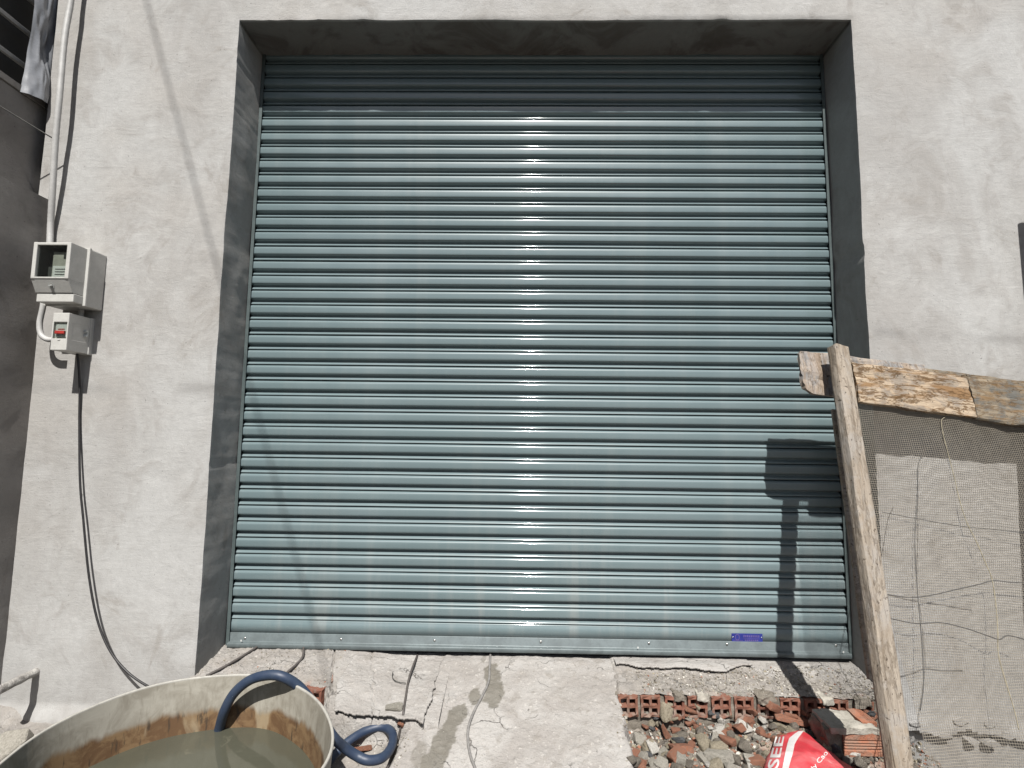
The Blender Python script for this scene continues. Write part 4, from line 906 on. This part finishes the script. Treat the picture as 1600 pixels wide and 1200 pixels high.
SH = {'brick': ('small red brick fragment in the rubble heap', 'small brick fragments in the heap'), 'tan': ('small tan stone in the rubble heap', 'small tan stones in the heap'), 'grey': ('small grey stone in the rubble heap', 'small grey stones in the heap'),
      'slate': ('small dark slate stone in the rubble heap', 'small slate stones in the heap'), 'white': ('small white mortar crumb in the rubble heap', 'white mortar crumbs in the heap'), 'conc': ('small pale concrete crumb in the rubble heap', 'pale concrete crumbs in the heap')}
for i in range(330):
    u = random.uniform(985, 1370); v = random.uniform(1114, 1204)
    if u < 1000 + (v - 1118) * -.2: continue
    k = random.choices(['brick', 'tan', 'grey', 'slate', 'white', 'conc'], [28, 18, 26, 8, 8, 16])[0]; s_ = random.uniform(5, 22) * (1.2 if v > 1150 else .9)
    rock(u, v, s_ * random.uniform(.9, 1.6), s_, k, *SH[k])
# gravel and crumbs nobody could count: one object
def gravel(name, pts, sizes, mats, label, parent=None):
    protos = [np.array([v.co[:] for v in m_.vertices]) for m_ in (rock_mesh('g', 900 + i, 8) for i in range(5))]
    fcs = []
    bm = bmesh.new()
    prs = []
    for i in range(5):
        m_ = bpy.data.meshes.new('tmp'); b2 = bmesh.new(); rnd = random.Random(40 + i)
        for q in range(9): b2.verts.new(Vector((rnd.gauss(0, 1), rnd.gauss(0, 1), rnd.gauss(0, 1))).normalized() * .5)
        r = bmesh.ops.convex_hull(b2, input=b2.verts[:]); b2.verts.index_update(); prs.append((np.array([v.co[:] for v in b2.verts]), [[v.index for v in f.verts] for f in b2.faces])); b2.free(); bpy.data.meshes.remove(m_)
    bm.free(); V = []; Fq = []; mi = []; base = 0
    for P, s_ in zip(pts, sizes):
        pv, pf = prs[random.randrange(5)]; a = random.uniform(0, 6.28); c, sn = math.cos(a), math.sin(a); q = pv * s_ * np.array([random.uniform(.8, 1.4), random.uniform(.8, 1.2), random.uniform(.5, .9)])
        q = np.stack([q[:, 0] * c - q[:, 1] * sn, q[:, 0] * sn + q[:, 1] * c, q[:, 2]], -1) + P; V.append(q); m_ = random.choices(range(len(mats)), [m[1] for m in mats])[0]
        for f in pf: Fq.append([base + j for j in f]); mi.append(m_)
        base += len(pv)
    me = mesh(name, np.concatenate(V), Fq)
    for m in mats: me.materials.append(m[0])
    me.polygons.foreach_set('material_index', mi); o = link(name, me, None, parent); return tag(o, label, None, None, 'stuff')
def scatter(n, zones):
    pts, szs = [], []
    for _ in range(n):
        x0_, x1_, y0_, y1_, a_, b_ = random.choices([z[1:] for z in zones], [z[0] for z in zones])[0]; x, y, s_ = random.uniform(x0_, x1_), random.uniform(y0_, y1_), a_ + (b_ - a_) * random.random() ** 1.8
        pts.append(np.array([x, y, float(Gq(x, y)) + s_ * .15])); szs.append(s_)
    return pts, szs
gravel('gravel', *scatter(7000, [(1, .34, 1.6, -.95, -.27, .005, .020)]), [(ST['brick'], 20), (ST['tan'], 24), (ST['grey'], 26), (ST['conc'], 20), (ST['white'], 10)], 'loose gravel and brick crumbs filling the rubble heap')
gravel('mortar_crumbs', *scatter(4200, [(6, .45, 1.49, -.262, -.07, .002, .012), (2, -.9, -.5, -.85, -.44, .003, .011), (1.5, -1.49, -.9, -.30, -.02, .002, .009), (.5, .3, .5, -.8, -.3, .003, .010), (.4, -.5, .3, -.8, -.05, .001, .004)]), [(ST['tan'], 12), (ST['grey'], 30), (ST['conc'], 40), (ST['white'], 16), (ST['brick'], 2)], 'fine mortar crumbs scattered over the broken thresholds')

# mortared brick block beside the post: ribbed brick face and mortar cap
mk = empty('mortared_brick', ontop(1345, 1186), 'ribbed orange brick capped with mortar lying beside the timber post', 'brick')
P0 = ontop(1350, 1186); yk = P0[1]; k_ = F_PX / ((P0 - CAM) @ RR[:, 1]); xa, xb = onY(1319, 1165, yk)[0], onY(1379, 1165, yk)[0]; zlo, zhi = onY(1350, 1183, yk)[2], onY(1350, 1146, yk)[2]
bm = bmesh.new(); zz_ = np.linspace(zlo, zhi, 30); pr = []
for z in zz_:
    f = (z - zlo) / (zhi - zlo); gy_ = 0.0
    for g in (.30, .42, .54, .66): gy_ = max(gy_, .0055 * max(0, 1 - abs(f - g) / .045))
    pr.append((yk + gy_ + .004 * (f < .02), z))
rows = [[bm.verts.new((x + .002 * math.sin(i * 9), y, z)) for x in np.linspace(xa, xb, 14)] for i, (y, z) in enumerate(pr)]
for a, b_ in zip(rows[:-1], rows[1:]):
    for j in range(13): bm.faces.new((a[j], a[j + 1], b_[j + 1], b_[j]))
bk = [[bm.verts.new((v.co.x, yk + .11, v.co.z)) for v in (r[0], r[-1])] for r in (rows[0], rows[-1])]
bm.faces.new(rows[-1] + [bk[1][1], bk[1][0]]); bm.faces.new(rows[0][::-1] + [bk[0][0], bk[0][1]]); bm.faces.new([r[0] for r in rows][::-1] + [bk[0][0], bk[1][0]][::1]); bm.faces.new([r[-1] for r in rows] + [bk[1][1], bk[0][1]])
bm.faces.new((bk[0][0], bk[0][1], bk[1][1], bk[1][0]))
bmesh_obj('brick_body', bm, ST['brick'], mk)
cap = slabgrid('mortar_cap', (xa - .05, yk - .004, zhi - .004), (xb - .012, yk + .125, zhi + .018), ST['conc'], .016, .007, 301, mk, 22)
slabgrid('mortar_side', (xa - .055, yk + .01, zlo + .01), (xa - .002, yk + .12, zhi + .012), ST['grey'], .022, .007, 311, mk, 22)
slabgrid('brick_top', (xb - .055, yk + .03, zhi + .012), (xb + .004, yk + .12, zhi + .026), ST['brick'], .006, .012, 321, mk, 22)

# ================================================================== CEMENT BAG
BL = [(1141, 1247), (1145, 1230), (1149, 1218), (1163, 1210), (1177, 1201), (1185, 1196), (1199, 1193), (1240, 1186), (1300, 1196)]
BRt = [(1141, 1252), (1144, 1258), (1149, 1266), (1157, 1275), (1168, 1290), (1177, 1302), (1187, 1313), (1197, 1330), (1240, 1372), (1300, 1385)]
def bedge(tab, v): return float(np.interp(v, [t[0] for t in tab], [t[1] for t in tab]))
def bagz(a, v):
    e = max(0., 4 * a * (1 - a)) ** .45; f = min(1., max(0., (v - 1141) / 34.)) ** .6 * min(1., max(0., (1300 - v) / 60.)) ** .5
    cr = .010 * float(fbm(a * 4 + v * .03, v * .045, seed=401, oct=4)) + .007 * abs(float(vnoise(a * 7 - v * .06, v * .03 + a * 3, seed=402)))
    return -.168 + (.052 + cr) * e * f
def bagpx(u, v, lift=0.0):
    L_, R_ = bedge(BL, v), bedge(BRt, v); a = min(1., max(0., (u - L_) / (R_ - L_))); return onZ(u, v, bagz(a, v)) + np.array([0, -.5, .85]) * lift
n1_, n2_ = 44, 60; vv_ = 1141 + (np.linspace(0, 1, n2_) ** 1.3) * 159
Vb = [bagpx(bedge(BL, v) + (bedge(BRt, v) - bedge(BL, v)) * i / (n1_ - 1), v) for i in range(n1_) for v in vv_]
Vb2 = [np.array([p_[0], p_[1], min(p_[2] - .004, -.215)]) for p_ in Vb]
q1 = gridfaces(n1_, n2_)[:, ::-1]; q2 = q1[:, ::-1] + len(Vb); bord = [i * n2_ for i in range(n1_)] + [(n1_ - 1) * n2_ + j for j in range(1, n2_)] + [i * n2_ + n2_ - 1 for i in range(n1_ - 2, -1, -1)] + [j for j in range(n2_ - 2, 0, -1)]
q3 = np.array([(bord[k], bord[(k + 1) % len(bord)], bord[(k + 1) % len(bord)] + len(Vb), bord[k] + len(Vb)) for k in range(len(bord))])
bg_ = link('cement_bag', fastmesh('cement_bag', np.concatenate([Vb, Vb2]), np.concatenate([q1, q2, q3])), M_bag, None, True)
tag(bg_, 'crumpled red cement bag with white stripe and lettering on the rubble', 'bag')
# printed stripe and lettering, laid on the bag's surface
SP = [(1142, 1248.5, 1256), (1147, 1241, 1252), (1153.5, 1233, 1247), (1163, 1230, 1241.5), (1176, 1227, 1239), (1199, 1222.5, 1232.5), (1240, 1216, 1227), (1285, 1212, 1224)]
vs3 = np.linspace(1142.5, 1285, 70); Vs3 = []
for v in vs3:
    l_, r_ = np.interp(v, [t[0] for t in SP], [t[1] for t in SP]), np.interp(v, [t[0] for t in SP], [t[2] for t in SP])
    Vs3 += [bagpx(l_ + (r_ - l_) * k / 5, v, .0016) for k in range(6)]
link('stripe', fastmesh('stripe', Vs3, gridfaces(70, 6)), M_bagwhite, bg_, True)
def bag_text(body, fmap, name, bold):
    cu = bpy.data.curves.new(name, 'FONT'); cu.body = body; cu.size = 1.0; cu.offset = bold; cu.resolution_u = 3; to = bpy.data.objects.new('tmp_text', cu); COL.objects.link(to)
    bpy.context.view_layer.update(); me_ = bpy.data.meshes.new_from_object(to.evaluated_get(bpy.context.evaluated_depsgraph_get())); bpy.data.objects.remove(to); bpy.data.curves.remove(cu)
    bm = bmesh.new(); bm.from_mesh(me_); bpy.data.meshes.remove(me_); bmesh.ops.triangulate(bm, faces=bm.faces[:])
    for _ in range(3):
        le = [e for e in bm.edges if e.calc_length() > .09]
        if le: bmesh.ops.subdivide_edges(bm, edges=le, cuts=1); bmesh.ops.triangulate(bm, faces=bm.faces[:])
    W_ = max(v.co.x for v in bm.verts)
    for v in bm.verts:
        u_, v_ = fmap(v.co.x / W_, v.co.y); v.co = Vector(bagpx(u_, v_, .0016))
    me_ = bpy.data.meshes.new(name); bm.to_mesh(me_); bm.free(); return link(name, me_, M_bagwhite, bg_)
bag_text('INSEE', lambda x, y: (1225 - (1238 - 87 * x - 1151) * .20 - y / .70 * (13.0 + (87 - 87 * x) * .075), 1238 - 87 * x), 'lettering', .022)
bag_text('ly Cao', lambda x, y: (1272 + 22 * x - y * 8.5, 1204 - 27 * x - y * 6.5), 'small_lettering', .012)
